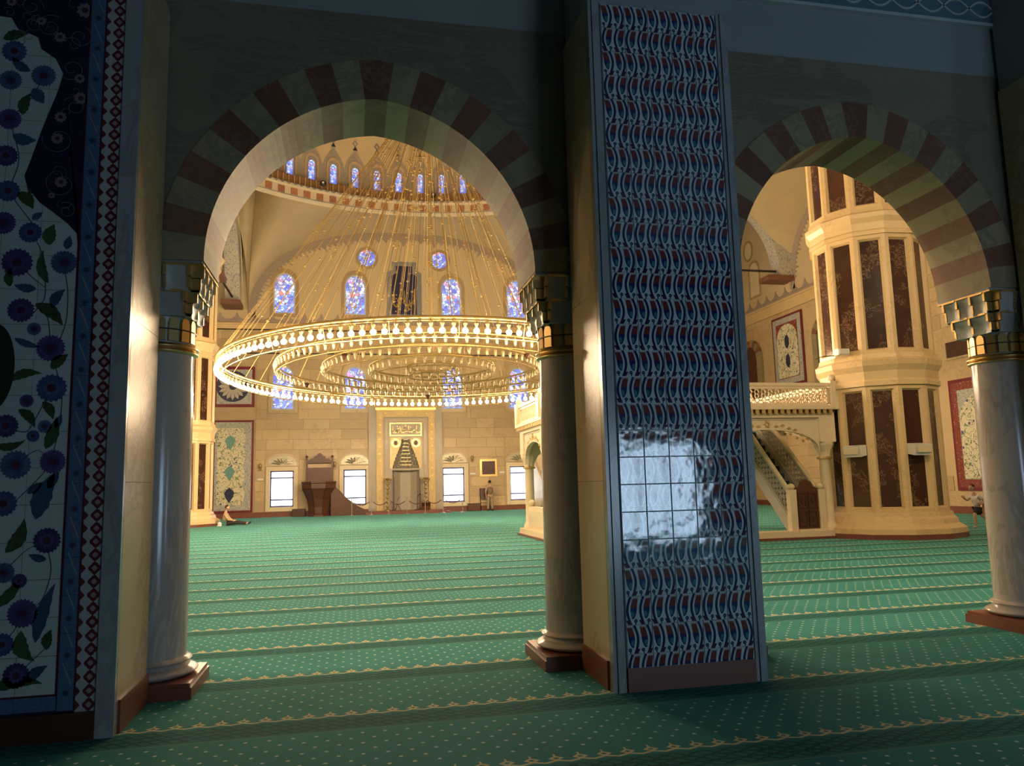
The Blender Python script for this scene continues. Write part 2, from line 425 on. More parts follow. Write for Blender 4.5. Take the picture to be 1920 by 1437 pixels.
def voussoirs(c, label):
    t = thing('striped_arch', (c, 6.75, SPR), label, 'arch', 'striped arches of the arcade')
    n = 23; pl = []
    N = 8
    # equal arc spacing: parameterise left->apex->right
    def pt(s, off):
        if s <= 0.5: p = arch_pt(c, s * 2, -1, off); return (min(p[0], c), p[1]) if s < 0.5 else (c, SPR + math.sqrt((AR + off) ** 2 - AE ** 2))
        p = arch_pt(c, (1 - s) * 2, 1, off); return (max(p[0], c), p[1])
    for i in range(n):
        a, b = i / n, (i + 1) / n
        brown = i % 2 == 1
        pr = 0.012
        ss = [a + (b - a) * j / 3 for j in range(4)]
        if a < 0.5 < b: ss[1] = min(ss[1], 0.49); ss.insert(2, 0.5)
        poly = [pt(s, 0.0) for s in ss] + [pt(s, AT + 0.004) for s in ss[::-1]]
        MB().prism(poly, ARC_Y0 - pr, ARC_Y1 + pr).build('voussoir', m_vbrown if brown else m_vlight, t)
    return t
voussoirs(BAYS[0], 'striped brown and cream arch over the opening that frames the round chandelier')
voussoirs(BAYS[1], 'striped brown and cream arch over the opening beside the faceted pillar')

# columns ---------------------------------------------------------------------
def cell_mesh(w, h, p0, p1, dep):
    mb = MB()
    def fn(u, v):
        arch = math.sin(PI * u)
        y = -(p0 + (p1 - p0) * v ** 1.6) + dep * arch * math.sin(PI * min(1, v * 0.55 + 0.3))
        return ((u - 0.5) * w, y, v * h)
    nu, nv = 6, 5
    mb.grid(fn, nu, nv)
    k = len(mb.v); mb.v += [(-w / 2, 0.02, 0), (w / 2, 0.02, 0), (w / 2, 0.02, h), (-w / 2, 0.02, h)]
    top = [nv * (nu + 1) + i for i in range(nu + 1)]; bot = list(range(nu + 1))
    mb.f += [tuple(top) + (k + 2, k + 3), tuple(bot[::-1]) + (k, k + 1), (k, k + 1, k + 2, k + 3)]
    return mb
def column(loc, label):
    x, y, _ = loc
    t = thing('marble_column', loc, label, 'column', 'marble columns of the arcade')
    MB().box(x - 0.39, x + 0.39, y - 0.39, y + 0.37, 0, 0.085).box(x - 0.375, x + 0.375, y - 0.375, y + 0.355, 0.085, 0.115).build('plinth', m_red, t)
    prof = [(0.30, 0.115)] + [(0.30 + 0.062 * math.sin(PI * i / 8), 0.115 + 0.075 * i / 8) for i in range(1, 9)] + [(0.295, 0.20), (0.285, 0.215)] + [(0.285 + 0.03 * math.sin(PI * i / 6), 0.215 + 0.04 * i / 6) for i in range(1, 7)] + [(0.28, 0.262)]
    MB().lathe([(0.0001, 0.115)] + prof + [(0.0001, 0.262)], x, y, 40).build('base', m_shaft, t, smooth='auto')
    MB().lathe([(0.0001, 0.262), (0.272, 0.262), (0.270, 0.9), (0.262, 2.68), (0.0001, 2.68)], x, y, 40).build('shaft', m_shaft, t, smooth='auto')
    nk = [(0.262, 2.665)] + [(0.27 + 0.025 * math.sin(PI * i / 5), 2.665 + 0.035 * i / 5) for i in range(6)] + [(0.27 + 0.03 * math.sin(PI * i / 5), 2.70 + 0.04 * i / 5) for i in range(6)] + [(0.26, 2.75)]
    MB().lathe([(0.0001, 2.665)] + nk + [(0.0001, 2.75)], x, y, 40).build('neck_ring', m_gold, t, smooth='auto')
    cap = MB().lathe([(0.0001, 2.75), (0.235, 2.75), (0.245, 3.0), (0.30, 3.18), (0.33, 3.36), (0.0001, 3.36)], x, y, 24).build('capital', m_capgrey, t, smooth='auto')
    # gilded round-topped panels around the neck of the capital
    for j in range(16):
        a = 2 * PI * (j + 0.5) / 16; w = 0.04
        pts = [(-w, 2.765), (w, 2.765), (w, 2.92)] + [(w * math.cos(q), 2.92 + w * 1.1 * math.sin(q)) for q in (PI * 0.25, PI * 0.5, PI * 0.75)] + [(-w, 2.92)]
        mb = MB().prism([(p, q) for p, q in pts], -0.268, -0.235)
        ca, sa = math.cos(a + PI / 2), math.sin(a + PI / 2)
        mb.v = [(x + p[0] * ca - p[1] * sa, y + p[0] * sa + p[1] * ca, p[2]) for p in mb.v]
        mb.build('gilded_panel', m_gold, cap)
    bnd = [(x + 0.272 * math.cos(2 * PI * j / 32), y + 0.272 * math.sin(2 * PI * j / 32), 2.86) for j in range(32)]
    MB().tube(bnd, 0.006, 5, True).build('band', m_black, cap)
    # two tiers of stalactite cells
    for tier, (z0, h, half, n, p0, p1) in enumerate(((2.965, 0.195, 0.235, 2, 0.045, 0.085), (3.155, 0.21, 0.275, 3, 0.07, 0.10))):
        w = 2 * half / n
        me, _ = cell_mesh(w * 0.96, h, p0, p1, 0.022).mesh('muqarnas_cell', m_capgrey, 'auto', org=(0, 0, 0))
        gb = MB().box(-0.013, 0.013, -p0 - 0.010, 0.02, 0.02, h * 0.52).box(-0.013, 0.013, -p1 - 0.004, 0.02, h * 0.56, h)
        gm, _ = gb.mesh('gilded_fillet', m_gold, org=(0, 0, 0))
        hb, _ = MB().box(-w * 0.46, w * 0.46, -p1 - 0.014, 0.02, 0, 0.02).mesh('gilded_ledge', m_gold, org=(0, 0, 0))
        for side in range(4):
            a = side * PI / 2; ca, sa = math.cos(a), math.sin(a)
            def at(px, py): return (x + px * ca - py * sa, y + px * sa + py * ca, z0)
            for k in range(n):
                px = -half + w * (k + 0.5)
                place('muqarnas_cell', me, at(px, -half + 0.0), cap, a)
                if tier == 0 or k % 2 == 0:
                    lc = at(px, -half); place('gilded_ledge', hb, (lc[0], lc[1], z0 + h - 0.012), cap, a)
            for k in range(n + 1):
                place('gilded_fillet', gm, at(-half + w * k * 0.999, -half), cap, a)
    MB().box(x - 0.385, x + 0.385, y - 0.365, y + 0.345, 3.36, 3.375).build('gilded_line', m_gold, t)
    MB().box(x - 0.372, x + 0.372, y - 0.35, y + 0.335, 3.375, SPR).build('abacus', m_grey, t)
    return t
column((-1.565, 6.755, 0), 'grey marble column with gilded capital beside the floral tiled pier')
column((1.955, 6.755, 0), 'grey marble column with gilded capital on the chandelier side of the tulip tiled pier')
column((3.185, 6.755, 0), 'grey marble column with gilded capital hidden behind the tulip tiled pier')
column((6.675, 6.755, 0), 'grey marble column with gilded capital in front of the running child')

# tulip tiled pier -------------------------------------------------------------
PZ = 5.50
def pier(x0, x1, label, tiles=True):
    t = thing('tiled_pier', ((x0 + x1) / 2, 6.0, 0), label, 'pier', 'piers of the arcade')
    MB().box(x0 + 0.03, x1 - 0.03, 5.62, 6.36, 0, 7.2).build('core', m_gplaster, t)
    for side, (a, b) in enumerate(((x0, x0 + 0.025), (x1 - 0.025, x1))):
        zs = [0.0, 1.55, 3.05, 4.5, PZ]
        for z0, z1 in zip(zs[:-1], zs[1:]):
            MB().box(a, b, 5.68, 6.355, z0 + 0.0015, z1 - 0.0015).build('jamb_slab', m_beige, t)
        e = 0.018
        (MB().box(a - e, a, 5.70, 6.35, 0, 0.21) if side == 0 else MB().box(b, b + e, 5.70, 6.35, 0, 0.21)).build('jamb_skirting', m_red, t)
    for a, b in ((x0, x0 + 0.095), (x1 - 0.095, x1)):
        MB().box(a, b, 5.60, 5.675, 0, PZ).box(a + 0.03, b - 0.012, 5.585, 5.60, 0, PZ).build('marble_frame', m_grey, t)
    MB().box(x0 + 0.10, x1 - 0.10, 5.60, 5.62, PZ - 0.02, PZ).build('marble_frame', m_grey, t)
    return t
TPX0, TPX1 = 1.895, 3.135
tp = pier(TPX0, TPX1, 'pier faced with blue tulip tiles in a grey marble frame')
MB().box(2.0, 3.03, 5.585, 5.62, 0, 0.17).build('skirting', m_red, tp)
TW, TH = 0.2055, 0.2085
tA = tulip_tile('tulip_tile_glaze', 1, TW, TH); tB = tulip_tile('tulip_tile_glaze_mirrored', -1, TW, TH)
g = 0.0022
meA, _ = MB().cbox(-TW / 2 + g, TW / 2 - g, -0.012, 0, g, TH - g, 0.003).mesh('tile', tA, org=(0, 0, 0))
meB, _ = MB().cbox(-TW / 2 + g, TW / 2 - g, -0.012, 0, g, TH - g, 0.003).mesh('tile', tB, org=(0, 0, 0))
meH, _ = MB().cbox(-TW / 2 + g, TW / 2 - g, -0.012, 0, TH * 0.42, TH - g, 0.003).mesh('tile', tA, org=(0, 0, 0))
rows = 26
zt = 5.48
for r in range(rows):
    z = zt - TH * (r + 1)
    for c in range(5):
        me = (meA if r % 2 == 1 else meB)
        if z < 0.165: me = meH
        o = place('tile', me, (2.0 + 0.0025 + TW * (c + 0.5), 5.606, max(z, 0.0)), tp)
        o.rotation_euler = (random.uniform(-0.005, 0.005), 0, random.uniform(-0.006, 0.006))
MB().box(2.0, 3.03, 5.604, 5.62, 0.17, 5.485).build('grout', M('tile_grout', (0.33, 0.38, 0.40), 0.6), tp)
p3 = pier(6.62, 7.86, 'next pier of the arcade beyond the second arch with plain stone side')

# floral tiled pier -------------------------------------------------------------
lp = thing('floral_tiled_pier', (-2.6, 6.0, 0), 'wide pier faced with a painted blossom tile panel and red diamond border', 'pier', 'piers of the arcade')
FX0, FX1, FYF = -4.0, -1.49, 5.57
MB().box(FX0, FX1 - 0.03, FYF + 0.03, 6.36, 0, 7.2).build('core', m_gplaster, lp)
for z0, z1 in ((0, 1.62), (1.62, 2.75), (2.75, 4.2), (4.2, PZ)):
    MB().box(FX1 - 0.025, FX1, FYF + 0.04, 6.355, z0 + 0.0015, z1 - 0.0015).build('jamb_slab', m_beige, lp)
MB().box(FX1, FX1 + 0.018, FYF + 0.07, 6.35, 0, 0.21).build('jamb_skirting', m_red, lp)
MB().box(-1.602, FX1, FYF - 0.01, FYF + 0.035, 0, PZ).build('marble_frame', m_grey, lp)
MB().box(FX0, -1.602, FYF - 0.015, FYF + 0.03, 0, 0.17).build('skirting', m_woodd, lp)
m_whiteglaze = M('white_glaze', (0.50, 0.56, 0.55), 0.14, var=0.05, scale=2)
m_blueborder = flower_field('blue_border_glaze', (0.08, 0.14, 0.26), 30.0, (0.12, 0.18, 0.32), (0.06, 0.10, 0.2), (0.11, 0.18, 0.3), 0.14)
m_navyglaze = M('navy_glaze', (0.018, 0.016, 0.05), 0.16, var=0.4, scale=12)
m_redline = M('dark_red_line', (0.07, 0.012, 0.02), 0.2)
m_petal = [M('petal_blue', (0.05, 0.075, 0.21), 0.18, var=0.35, scale=25), M('petal_purple', (0.055, 0.04, 0.13), 0.18, var=0.35, scale=25),
           M('petal_slate', (0.075, 0.11, 0.22), 0.18, var=0.35, scale=25), M('petal_violet', (0.085, 0.06, 0.2), 0.18, var=0.3, scale=25)]
m_core = M('blossom_core', (0.07, 0.02, 0.045), 0.2, var=0.3, scale=30)
m_leafg = M('leaf_green', (0.045, 0.085, 0.035), 0.2, var=0.5, scale=18)
m_leafb = M('leaf_blue', (0.035, 0.085, 0.15), 0.2, var=0.4, scale=18)
m_stem = M('stem_teal', (0.03, 0.07, 0.09), 0.2)
PS = 0.24                                   # field tiles
fieldR = -1.842
nx, nz = 9, 22
ft, _ = MB().cbox(-PS / 2 + 0.001, PS / 2 - 0.001, -0.012, 0, 0.001, PS - 0.001, 0.0015).mesh('field_tile', m_whiteglaze, org=(0, 0, 0))
for i in range(nx):
    for j in range(nz):
        place('field_tile', ft, (fieldR - PS * (i + 0.5), FYF + 0.025, 0.285 + PS * j), lp)
yb = FYF + 0.01
MB().box(FX0, -1.602, FYF + 0.022, FYF + 0.03, 0.17, PZ).build('backing', m_navyglaze, lp)
bt, _ = MB().cbox(-0.048, 0.048, -0.012, 0, 0.0008, 0.2392, 0.001).mesh('border_tile', m_blueborder, org=(0, 0, 0))
for j in range(22): place('border_tile', bt, (-1.786, FYF + 0.022, 0.18 + 0.24 * j), lp)
bh, _ = MB().cbox(0.0008, 0.2392, -0.012, 0, -0.045, 0.045, 0.001).mesh('border_tile', m_blueborder, org=(0, 0, 0))
for j in range(9): place('border_tile', bh, (-1.842 - 0.24 * (j + 1), FYF + 0.022, 0.232), lp)
MB().box(-1.846, -1.834, FYF + 0.006, FYF + 0.02, 0.28, PZ).box(FX0, -1.834, FYF + 0.006, FYF + 0.02, 0.277, 0.289).build('border_line', m_redline, lp)
MB().box(-1.737, -1.728, FYF + 0.006, FYF + 0.02, 0.17, PZ).build('border_line', m_redline, lp)
def polymesh(name, pts, mat, th=0.0016):
    return MB().prism(pts, 0, th).mesh(name, mat, org=(0, 0, 0))[0]
def star(n, r0_, r1): return [((r0_ if k % 2 else r1) * math.cos(PI * k / n), (r0_ if k % 2 else r1) * math.sin(PI * k / n)) for k in range(2 * n)]
m_starp = M('border_star', (0.035, 0.05, 0.11), 0.2)
m_spray = M('border_spray', (0.25, 0.28, 0.32), 0.2)
sm = polymesh('border_star', star(8, 0.012, 0.030), m_starp)
spm = polymesh('border_spray', [(-0.028, 0.07), (-0.022, 0.072), (0.028, -0.05), (0.034, -0.085), (0.022, -0.055)], m_spray)
for j in range(23):
    z = 0.29 + j * 0.232
    place('border_star', sm, (-1.786, FYF + 0.0085, z), lp); place('border_spray', spm, (-1.786, FYF + 0.0085, z + 0.116), lp)
# red diamond border on white
MB().box(-1.728, -1.602, FYF + 0.012, FYF + 0.022, 0.17, PZ).build('diamond_ground', M('border_white', (0.46, 0.47, 0.46), 0.2, var=0.05), lp)
m_dia = M('diamond_red', (0.13, 0.018, 0.03), 0.2, var=0.2, scale=40)
m_dia2 = M('diamond_red_light', (0.36, 0.25, 0.25), 0.2)
def pin(n):   # cusped palmette diamond
    return [((0.034 + 0.005 * math.cos(4 * q)) * abs(math.cos(q)) ** 0.9 * (1 if math.cos(q) >= 0 else -1), (0.036 + 0.004 * math.cos(4 * q)) * abs(math.sin(q)) ** 0.9 * (1 if math.sin(q) >= 0 else -1)) for q in [2 * PI * k / n for k in range(n)]]
dm = polymesh('diamond', pin(24), m_dia); dm2 = polymesh('diamond_heart', [(p * 0.45, q * 0.45) for p, q in pin(24)], m_dia2)
dh = polymesh('half_diamond', [(0, -0.03), (0.018, -0.012), (0.026, 0), (0.018, 0.012), (0, 0.03)], m_dia)
dlk = polymesh('diamond_link', [(-0.004, -0.012), (0.004, -0.012), (0.004, 0.012), (-0.004, 0.012)], m_dia)
for j in range(62):
    z = 0.21 + j * 0.0855
    d = place('diamond', dm, (-1.648, FYF + 0.0105, z), lp); place('diamond_heart', dm2, (-1.648, FYF + 0.009, z), d)
    place('half_diamond', dh, (-1.727, FYF + 0.0105, z), lp)
    place('diamond_link', dlk, (-1.648, FYF + 0.0105, z + 0.043), lp)
# navy spandrel
sp = [onY(px, py, yb) for px, py in ((0, 30), (22, 33), (35, 55), (48, 60), (72, 70), (78, 92), (105, 110), (119, 138), (110, 168), (80, 240), (58, 300), (46, 330), (52, 352), (75, 380), (100, 398), (128, 420), (146, 440), (152, 450))]
spts = [(-2.95, sp[0].z + 0.35)] + [(p.x, p.z) for p in sp] + [(-1.848, sp[-1].z - 0.02), (-1.848, PZ), (-3.9, PZ), (-3.9, sp[0].z + 0.55)]
MB().prism(spts, FYF + 0.0085, FYF + 0.013).build('navy_spandrel', m_navyglaze, lp)
m_scroll = M('scroll_grey', (0.20, 0.16, 0.18), 0.2, var=0.2)
def spiral(cx, cz, r, a0, turns, sg):
    return [(cx + sg * r * (1 - 0.75 * i / 30) * math.cos(a0 + turns * 2 * PI * i / 30), FYF + 0.0075, cz + r * (1 - 0.75 * i / 30) * math.sin(a0 + turns * 2 * PI * i / 30)) for i in range(31)]
for px, py, r, a, sg in ((115, 345, 26, 2.6, 1), (110, 262, 28, 3.0, 1), (140, 200, 20, 0.5, -1), (95, 50, 24, 1.0, 1), (150, 70, 22, 2.0, -1), (60, 12, 20, 0, 1), (125, 395, 16, 1, -1), (135, 130, 22, 4, 1)):
    p = onY(px, py, yb); MB().tube(spiral(p.x, p.z, r / 262, a, 1.3, sg), 0.0022, 4).build('scroll', m_scroll, lp)
rs_ = random.Random(8)
for k in range(46):                         # dense scrollwork over the navy ground
    px, py = rs_.uniform(0, 165), rs_.uniform(0, 400)
    edge = 30 if py < 100 else (125 if py < 230 else 100)
    if py > 30 and px < (edge if py < 330 else 60 + (py - 330) * 0.9) : continue
    p = onY(px, py, yb)
    if p.x > -1.90: continue
    MB().tube(spiral(p.x, p.z, rs_.uniform(9, 17) / 262, rs_.uniform(0, 6.28), rs_.uniform(0.5, 1.1), rs_.choice((-1, 1))), 0.0018, 4).build('scroll', m_scroll, lp)
for px, py, r in ((115, 342, 11), (97, 367, 6), (108, 260, 11), (114, 220, 11), (113, 70, 11), (78, 40, 9), (22, 4, 9), (150, 148, 10), (160, 20, 16), (152, 185, 13)):
    p = onY(px, py, yb); R = r / 262
    o = place('pale_rosette', polymesh('pale_rosette', star(9, R * 0.75, R), m_scroll), (p.x, FYF + 0.006, p.z), lp)
    place('rosette_core', polymesh('rosette_core', star(6, R * 0.3, R * 0.4), m_core), (p.x, FYF + 0.004, p.z), o)
# blossoms
def blossom(cx, cz, R, k, n):
    pts = []
    for i in range(n * 4):
        q = 2 * PI * i / (n * 4); rr = R * (0.86 + 0.14 * abs(math.cos(n * q / 2)) ** 0.6) * (1.0 if i % 4 else 0.84)
        pts.append((rr * math.cos(q), rr * math.sin(q)))
    o = place('blossom', polymesh('blossom', pts, m_petal[k % 4]), (cx, FYF + 0.0095, cz), lp)
    place('petal_ring', polymesh('petal_ring', star(n, R * 0.42, R * 0.6), m_petal[(k + 2) % 4]), (cx, FYF + 0.008, cz), o)
    place('blossom_core', polymesh('blossom_core', star(8, R * 0.24, R * 0.32), m_core), (cx, FYF + 0.0065, cz), o)
FL = [(57, 436, 20), (32, 492, 27), (120, 492, 23), (6, 418, 22), (15, 358, 21), (39, 582, 23), (64, 617, 12), (95, 653, 25), (97, 728, 26), (11, 799, 21), (29, 872, 26), (99, 866, 22), (6, 945, 23),
      (88, 1014, 23), (7, 1075, 18), (42, 1151, 25), (3, 1210, 20), (30, 1268, 22), (82, 142, 22), (18, 223, 21), (27, 96, 22), (11, 292, 21), (20, 150, 20), (50, 752, 12), (62, 818, 11), (36, 1090, 13), (84, 800, 12)]
for k, (px, py, r) in enumerate(FL):
    p = onY(px, py, yb); blossom(p.x, p.z, r / 262, k, 9 + k % 4)
rr_ = random.Random(3)
for k in range(34):                         # the rest of the panel, outside the frame
    blossom(rr_.uniform(-3.85, -2.55), 0.4 + k * 0.148 + rr_.uniform(-0.05, 0.05), rr_.uniform(0.05, 0.1), k, 9 + k % 4)
def leaf(cx, cz, L, ang, w, mat, bend):
    n = 10; a = []; b = []
    for i in range(n + 1):
        s = i / n; c = bend * (s - s * s) * 4 * L; hw = w * L * math.sin(PI * s ** 0.8) * (1.0 + 0.18 * (i % 2))
        a.append(((s - 0.5) * L, c + hw)); b.append(((s - 0.5) * L, c - hw))
    pts = a + b[::-1][1:-1]
    ca, sa = math.cos(ang), math.sin(ang)
    place('leaf', polymesh('leaf', [(p * ca - q * sa, p * sa + q * ca) for p, q in pts], mat), (cx, FYF + 0.0095, cz), lp)
for px, py, L, a, w, b_, g_ in ((97, 440, 40, 80, .26, .1, 1), (86, 500, 62, 100, .12, .12, 1), (47, 538, 36, 170, .2, .06, 0), (92, 590, 60, -40, .17, .1, 1), (52, 643, 46, -20, .12, -.05, 0), (112, 678, 38, 45, .22, .05, 1),
                         (48, 708, 54, 15, .14, .14, 1), (90, 770, 36, -60, .2, .1, 1), (50, 785, 42, -50, .18, .12, 1), (96, 812, 58, 75, .16, -.05, 1), (18, 830, 50, 10, .13, -.15, 1), (85, 930, 84, 72, .17, .05, 0), (100, 900, 34, 60, .2, 0, 0),
                         (28, 1005, 62, 65, .17, -.12, 1), (70, 1045, 30, 160, .2, .05, 0), (85, 1150, 100, 75, .10, .05, 0), (52, 1212, 56, -65, .2, -.2, 1), (92, 1200, 34, 80, .22, .1, 1), (70, 1265, 40, 40, .2, .1, 0), (30, 1290, 80, 5, .12, .12, 1),
                         (12, 1110, 70, 50, .12, -.1, 1), (50, 195, 44, 75, .2, .1, 1), (46, 258, 40, -10, .25, -.12, 0), (72, 180, 34, -55, .3, 0, 0), (30, 68, 44, 20, .2, .08, 1), (40, 120, 40, 140, .2, .1, 0), (48, 376, 40, -50, .25, .1, 1),
                         (20, 520, 34, 90, .2, .1, 1), (110, 560, 40, 60, .2, .12, 0), (60, 350, 30, 80, .2, 0, 1), (66, 915, 30, 40, .22, 0, 0), (70, 405, 22, 40, .25, 0, 0), (128, 455, 26, 80, .25, 0, 0), (110, 790, 26, 70, .2, 0, 0)):
    p = onY(px, py, yb); leaf(p.x, p.z, L / 262, math.radians(a), w, m_leafg if g_ else m_leafb, b_)
for k, pp in enumerate(([(57, 436), (80, 470), (88, 560), (60, 590)], [(32, 492), (60, 520), (86, 540)], [(15, 358), (40, 392), (62, 420)], [(39, 582), (75, 570), (92, 600), (95, 653)], [(11, 799), (50, 815), (70, 780), (97, 728)],
                        [(29, 872), (70, 840), (99, 866)], [(6, 960), (40, 930), (75, 895), (100, 866)], [(88, 1014), (50, 1030), (20, 1060), (7, 1075)], [(42, 1151), (80, 1130), (98, 1070), (90, 1030)], [(3, 1210), (30, 1180), (42, 1151)],
                        [(30, 1268), (60, 1240), (92, 1210)], [(82, 142), (60, 185), (18, 223)], [(18, 223), (40, 300), (15, 358)], [(118, 492), (128, 540), (126, 600), (112, 640)], [(105, 690), (118, 740), (112, 800), (100, 850)])):
    q = [onY(a, b_, yb) for a, b_ in pp]; L = []
    for i in range(len(q) - 1):
        for s in range(6): L.append(q[i].lerp(q[i + 1], s / 6))
    L.append(q[-1])
    for _ in range(4): L = [L[0]] + [(L[i - 1] + L[i] * 2 + L[i + 1]) / 4 for i in range(1, len(L) - 1)] + [L[-1]]
    MB().tube([(v.x, FYF + 0.0105, v.z) for v in L], 0.0028, 4).build('stem', m_stem, lp)
p = onY(-12, 688, yb)
med = polymesh('green_medallion', [(0.125 * math.cos(2 * PI * i / 32), 0.29 * math.sin(2 * PI * i / 32)) for i in range(32)], M('dark_green_glaze', (0.02, 0.035, 0.02), 0.2))
place('green_medallion', med, (p.x, FYF + 0.0082, p.z), lp)

# gallery behind the camera: glazed doors that light the shade --------------------
wb = MB().box(X0, 5.4, -7.9, -7.6, 0, 7.2).box(9.0, 14.2, -7.9, -7.6, 0, 7.2).box(16, X1, -7.9, -7.6, 0, 7.2).box(5.4, 9.0, -7.9, -7.6, 2.5, 7.2).box(14.2, 16, -7.9, -7.6, 2.5, 7.2)
struct('wall_back', wb, m_gplaster, 'plastered rear wall of the gallery', 'wall')
def glazing(name, x0, x1, label):
    t = thing(name, ((x0 + x1) / 2, -7.7, 0), label, 'window', kind='structure')
    for i in range(4):
        a = x0 + (x1 - x0) * i / 4; b = x0 + (x1 - x0) * (i + 1) / 4
        MB().box(a + 0.04, b - 0.04, -7.78, -7.76, 0.06, 2.44).build('pane', m_dayback, t)
        MB().box(a, a + 0.04, -7.8, -7.7, 0, 2.5).box(b - 0.04, b, -7.8, -7.7, 0, 2.5).build('mullion', m_black, t)
    MB().box(x0, x1, -7.8, -7.7, 0, 0.06).box(x0, x1, -7.8, -7.7, 2.44, 2.5).build('rail', m_black, t)
glazing('window_1', 5.4, 9.0, 'glazed daylight doors in the rear gallery wall near the tulip pier')
glazing('window_2', 14.2, 16.0, 'glazed daylight doors in the rear gallery wall further along')

# ------------------------------------------------------------------ far (qibla) wall
CORN = 10.62
def openings_wall(x0, x1, z0, z1, ops):
    """list of rectangles covering the wall except the openings (x0,x1,z0,z1)"""
    xs = sorted({x0, x1} | {q for o in ops for q in (o[0], o[1]) if x0 < q < x1}); out = []
    for a, b in zip(xs[:-1], xs[1:]):
        zz = sorted([(o[2], o[3]) for o in ops if o[0] < (a + b) / 2 < o[1]]); z = z0
        for p, q in zz:
            if p > z: out.append((a, b, z, p))
            z = max(z, q)
        if z < z1: out.append((a, b, z, z1))
    return out
WX = (-3.84, 0.17, 5.84, 9.85)
low = [(x - 0.66, x + 0.66, 0.52, 2.57) for x in WX]
midw = [(x - 0.60, x + 0.60, 5.98, 8.42) for x in WX]
mih = (2.28, 3.84, 0.0, 4.25)
ops = low + midw + [mih]
mb = MB()
for a, b, c, d in openings_wall(X0, X1, 0, TOP, ops): mb.box(a, b, Y1, Y1 + 0.3, c, d)
wq = struct('wall_far', mb, m_block, 'beige stone far wall with prayer niche and two rows of windows', 'wall')
rb = random.Random(11)
skip = ops + [(0.9, 5.3, 0, 6.2)] + [(x - 0.95, x + 0.95, 0.3, 3.3) for x in WX] + [(x - 0.85, x + 0.85, 5.7, 8.8) for x in WX] + [(-7.6, -5.3, 0.2, 8.6)]
CH = 0.575; nblk = 0
for r in range(18):
    z0 = 0.27 + r * CH; z1 = z0 + CH
    x = -8.2 - rb.uniform(0, 1.0)
    while x < 12.0:
        w = rb.choice((1.1, 1.45, 1.8, 2.1)); segs = [(x, x + w)]
        for o in skip:
            if o[2] < z1 - 0.02 and o[3] > z0 + 0.02:
                ns = []
                for a, b in segs:
                    if b <= o[0] or a >= o[1]: ns.append((a, b)); continue
                    if a < o[0]: ns.append((a, o[0]))
                    if b > o[1]: ns.append((o[1], b))
                segs = ns
        for a, b in segs:
            if b - a > 0.12 and nblk < 298:
                MB().cbox(a + 0.006, b - 0.006, Y1 - 0.03, Y1 + 0.002, z0 + 0.006, z1 - 0.006, 0.008).build('stone_block', m_block, wq); nblk += 1
        x += w
# plaster face above the cornice, with the ground colour of the tympanum
up = struct('wall_far_upper', MB().box(X0, X1, Y1 - 0.05, Y1, CORN + 0.6, 18.5), m_plaster, 'cream plaster tympanum wall above the far cornice', 'wall')
def cornice_x(xa, xb, y):           # along X, facing -Y
    t = tag(MB().box(xa, xb, y - 0.14, y, CORN, CORN + 0.24).box(xa, xb, y - 0.22, y, CORN + 0.24, CORN + 0.34).build('trim_2', m_pillar), 'stone cornice with a row of painted triangular crests on the far wall', 'cornice', kind='structure')
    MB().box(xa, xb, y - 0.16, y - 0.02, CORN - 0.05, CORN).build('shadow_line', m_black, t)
    MB().box(xa, xb, y - 0.06, y - 0.045, CORN + 0.34, CORN + 0.6).build('painted_band', m_paint_edge, t)
    x = xa + 0.3
    while x < xb:
        MB().prism([(x - 0.42, CORN + 0.5), (x + 0.42, CORN + 0.5), (x + 0.12, CORN + 0.72), (x, CORN + 0.98), (x - 0.12, CORN + 0.72)], y - 0.08, y - 0.05).build('crest', m_paint_edge, t); x += 0.93
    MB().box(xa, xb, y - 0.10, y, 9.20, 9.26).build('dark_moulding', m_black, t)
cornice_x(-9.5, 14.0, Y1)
struct('baseboard_far', MB().box(X0, 1.2, Y1 - 0.12, Y1 - 0.03, 0, 0.27).box(4.9, X1, Y1 - 0.12, Y1 - 0.03, 0, 0.27), m_red, 'red brown skirting along the far wall', 'baseboard')

def pointed(w, z0, zs, za, n=8, cx=0.0):      # window outline: straight to zs, pointed head to za
    L = [(cx - w, z0), (cx + w, z0)]
    for i in range(n + 1):
        s = i / n; L.append((cx + w * math.cos(s * PI / 2) ** 0.85 if i < n else cx, zs + (za - zs) * (math.sin(s * PI / 2) ** 1.0)))
    for i in range(n - 1, -1, -1):
        s = i / n; L.append((cx - w * math.cos(s * PI / 2) ** 0.85, zs + (za - zs) * math.sin(s * PI / 2)))
    return L
def ringface(outer, inner, y0, y1, axis='y'):
    mb = MB(); n = len(outer)
    def P(p, t): return (p[0], t, p[1]) if axis == 'y' else (t, p[0], p[1])
    vs = [P(p, y0) for p in outer] + [P(p, y0) for p in inner] + [P(p, y1) for p in outer] + [P(p, y1) for p in inner]
    fs = []
    for i in range(n):
        j = (i + 1) % n
        fs += [(i, j, n + j, n + i), (n + i, n + j, 3 * n + j, 3 * n + i), (2 * n + i, 3 * n + i, 3 * n + j, 2 * n + j), (i, 2 * n + i, 2 * n + j, j)]
    return mb.add(vs, fs)
LOWNAME = ('window_%d')
wn = 3
m_carve = M('carved_silver_leaf', (0.42, 0.38, 0.28), 0.35, 0.5, var=0.4, scale=18, bmp=0.6)
where = ('beside the tall floral tile panel', 'between the wooden pulpit and the prayer niche', 'between the prayer niche and the framed picture', 'past the framed picture beside the lodge')
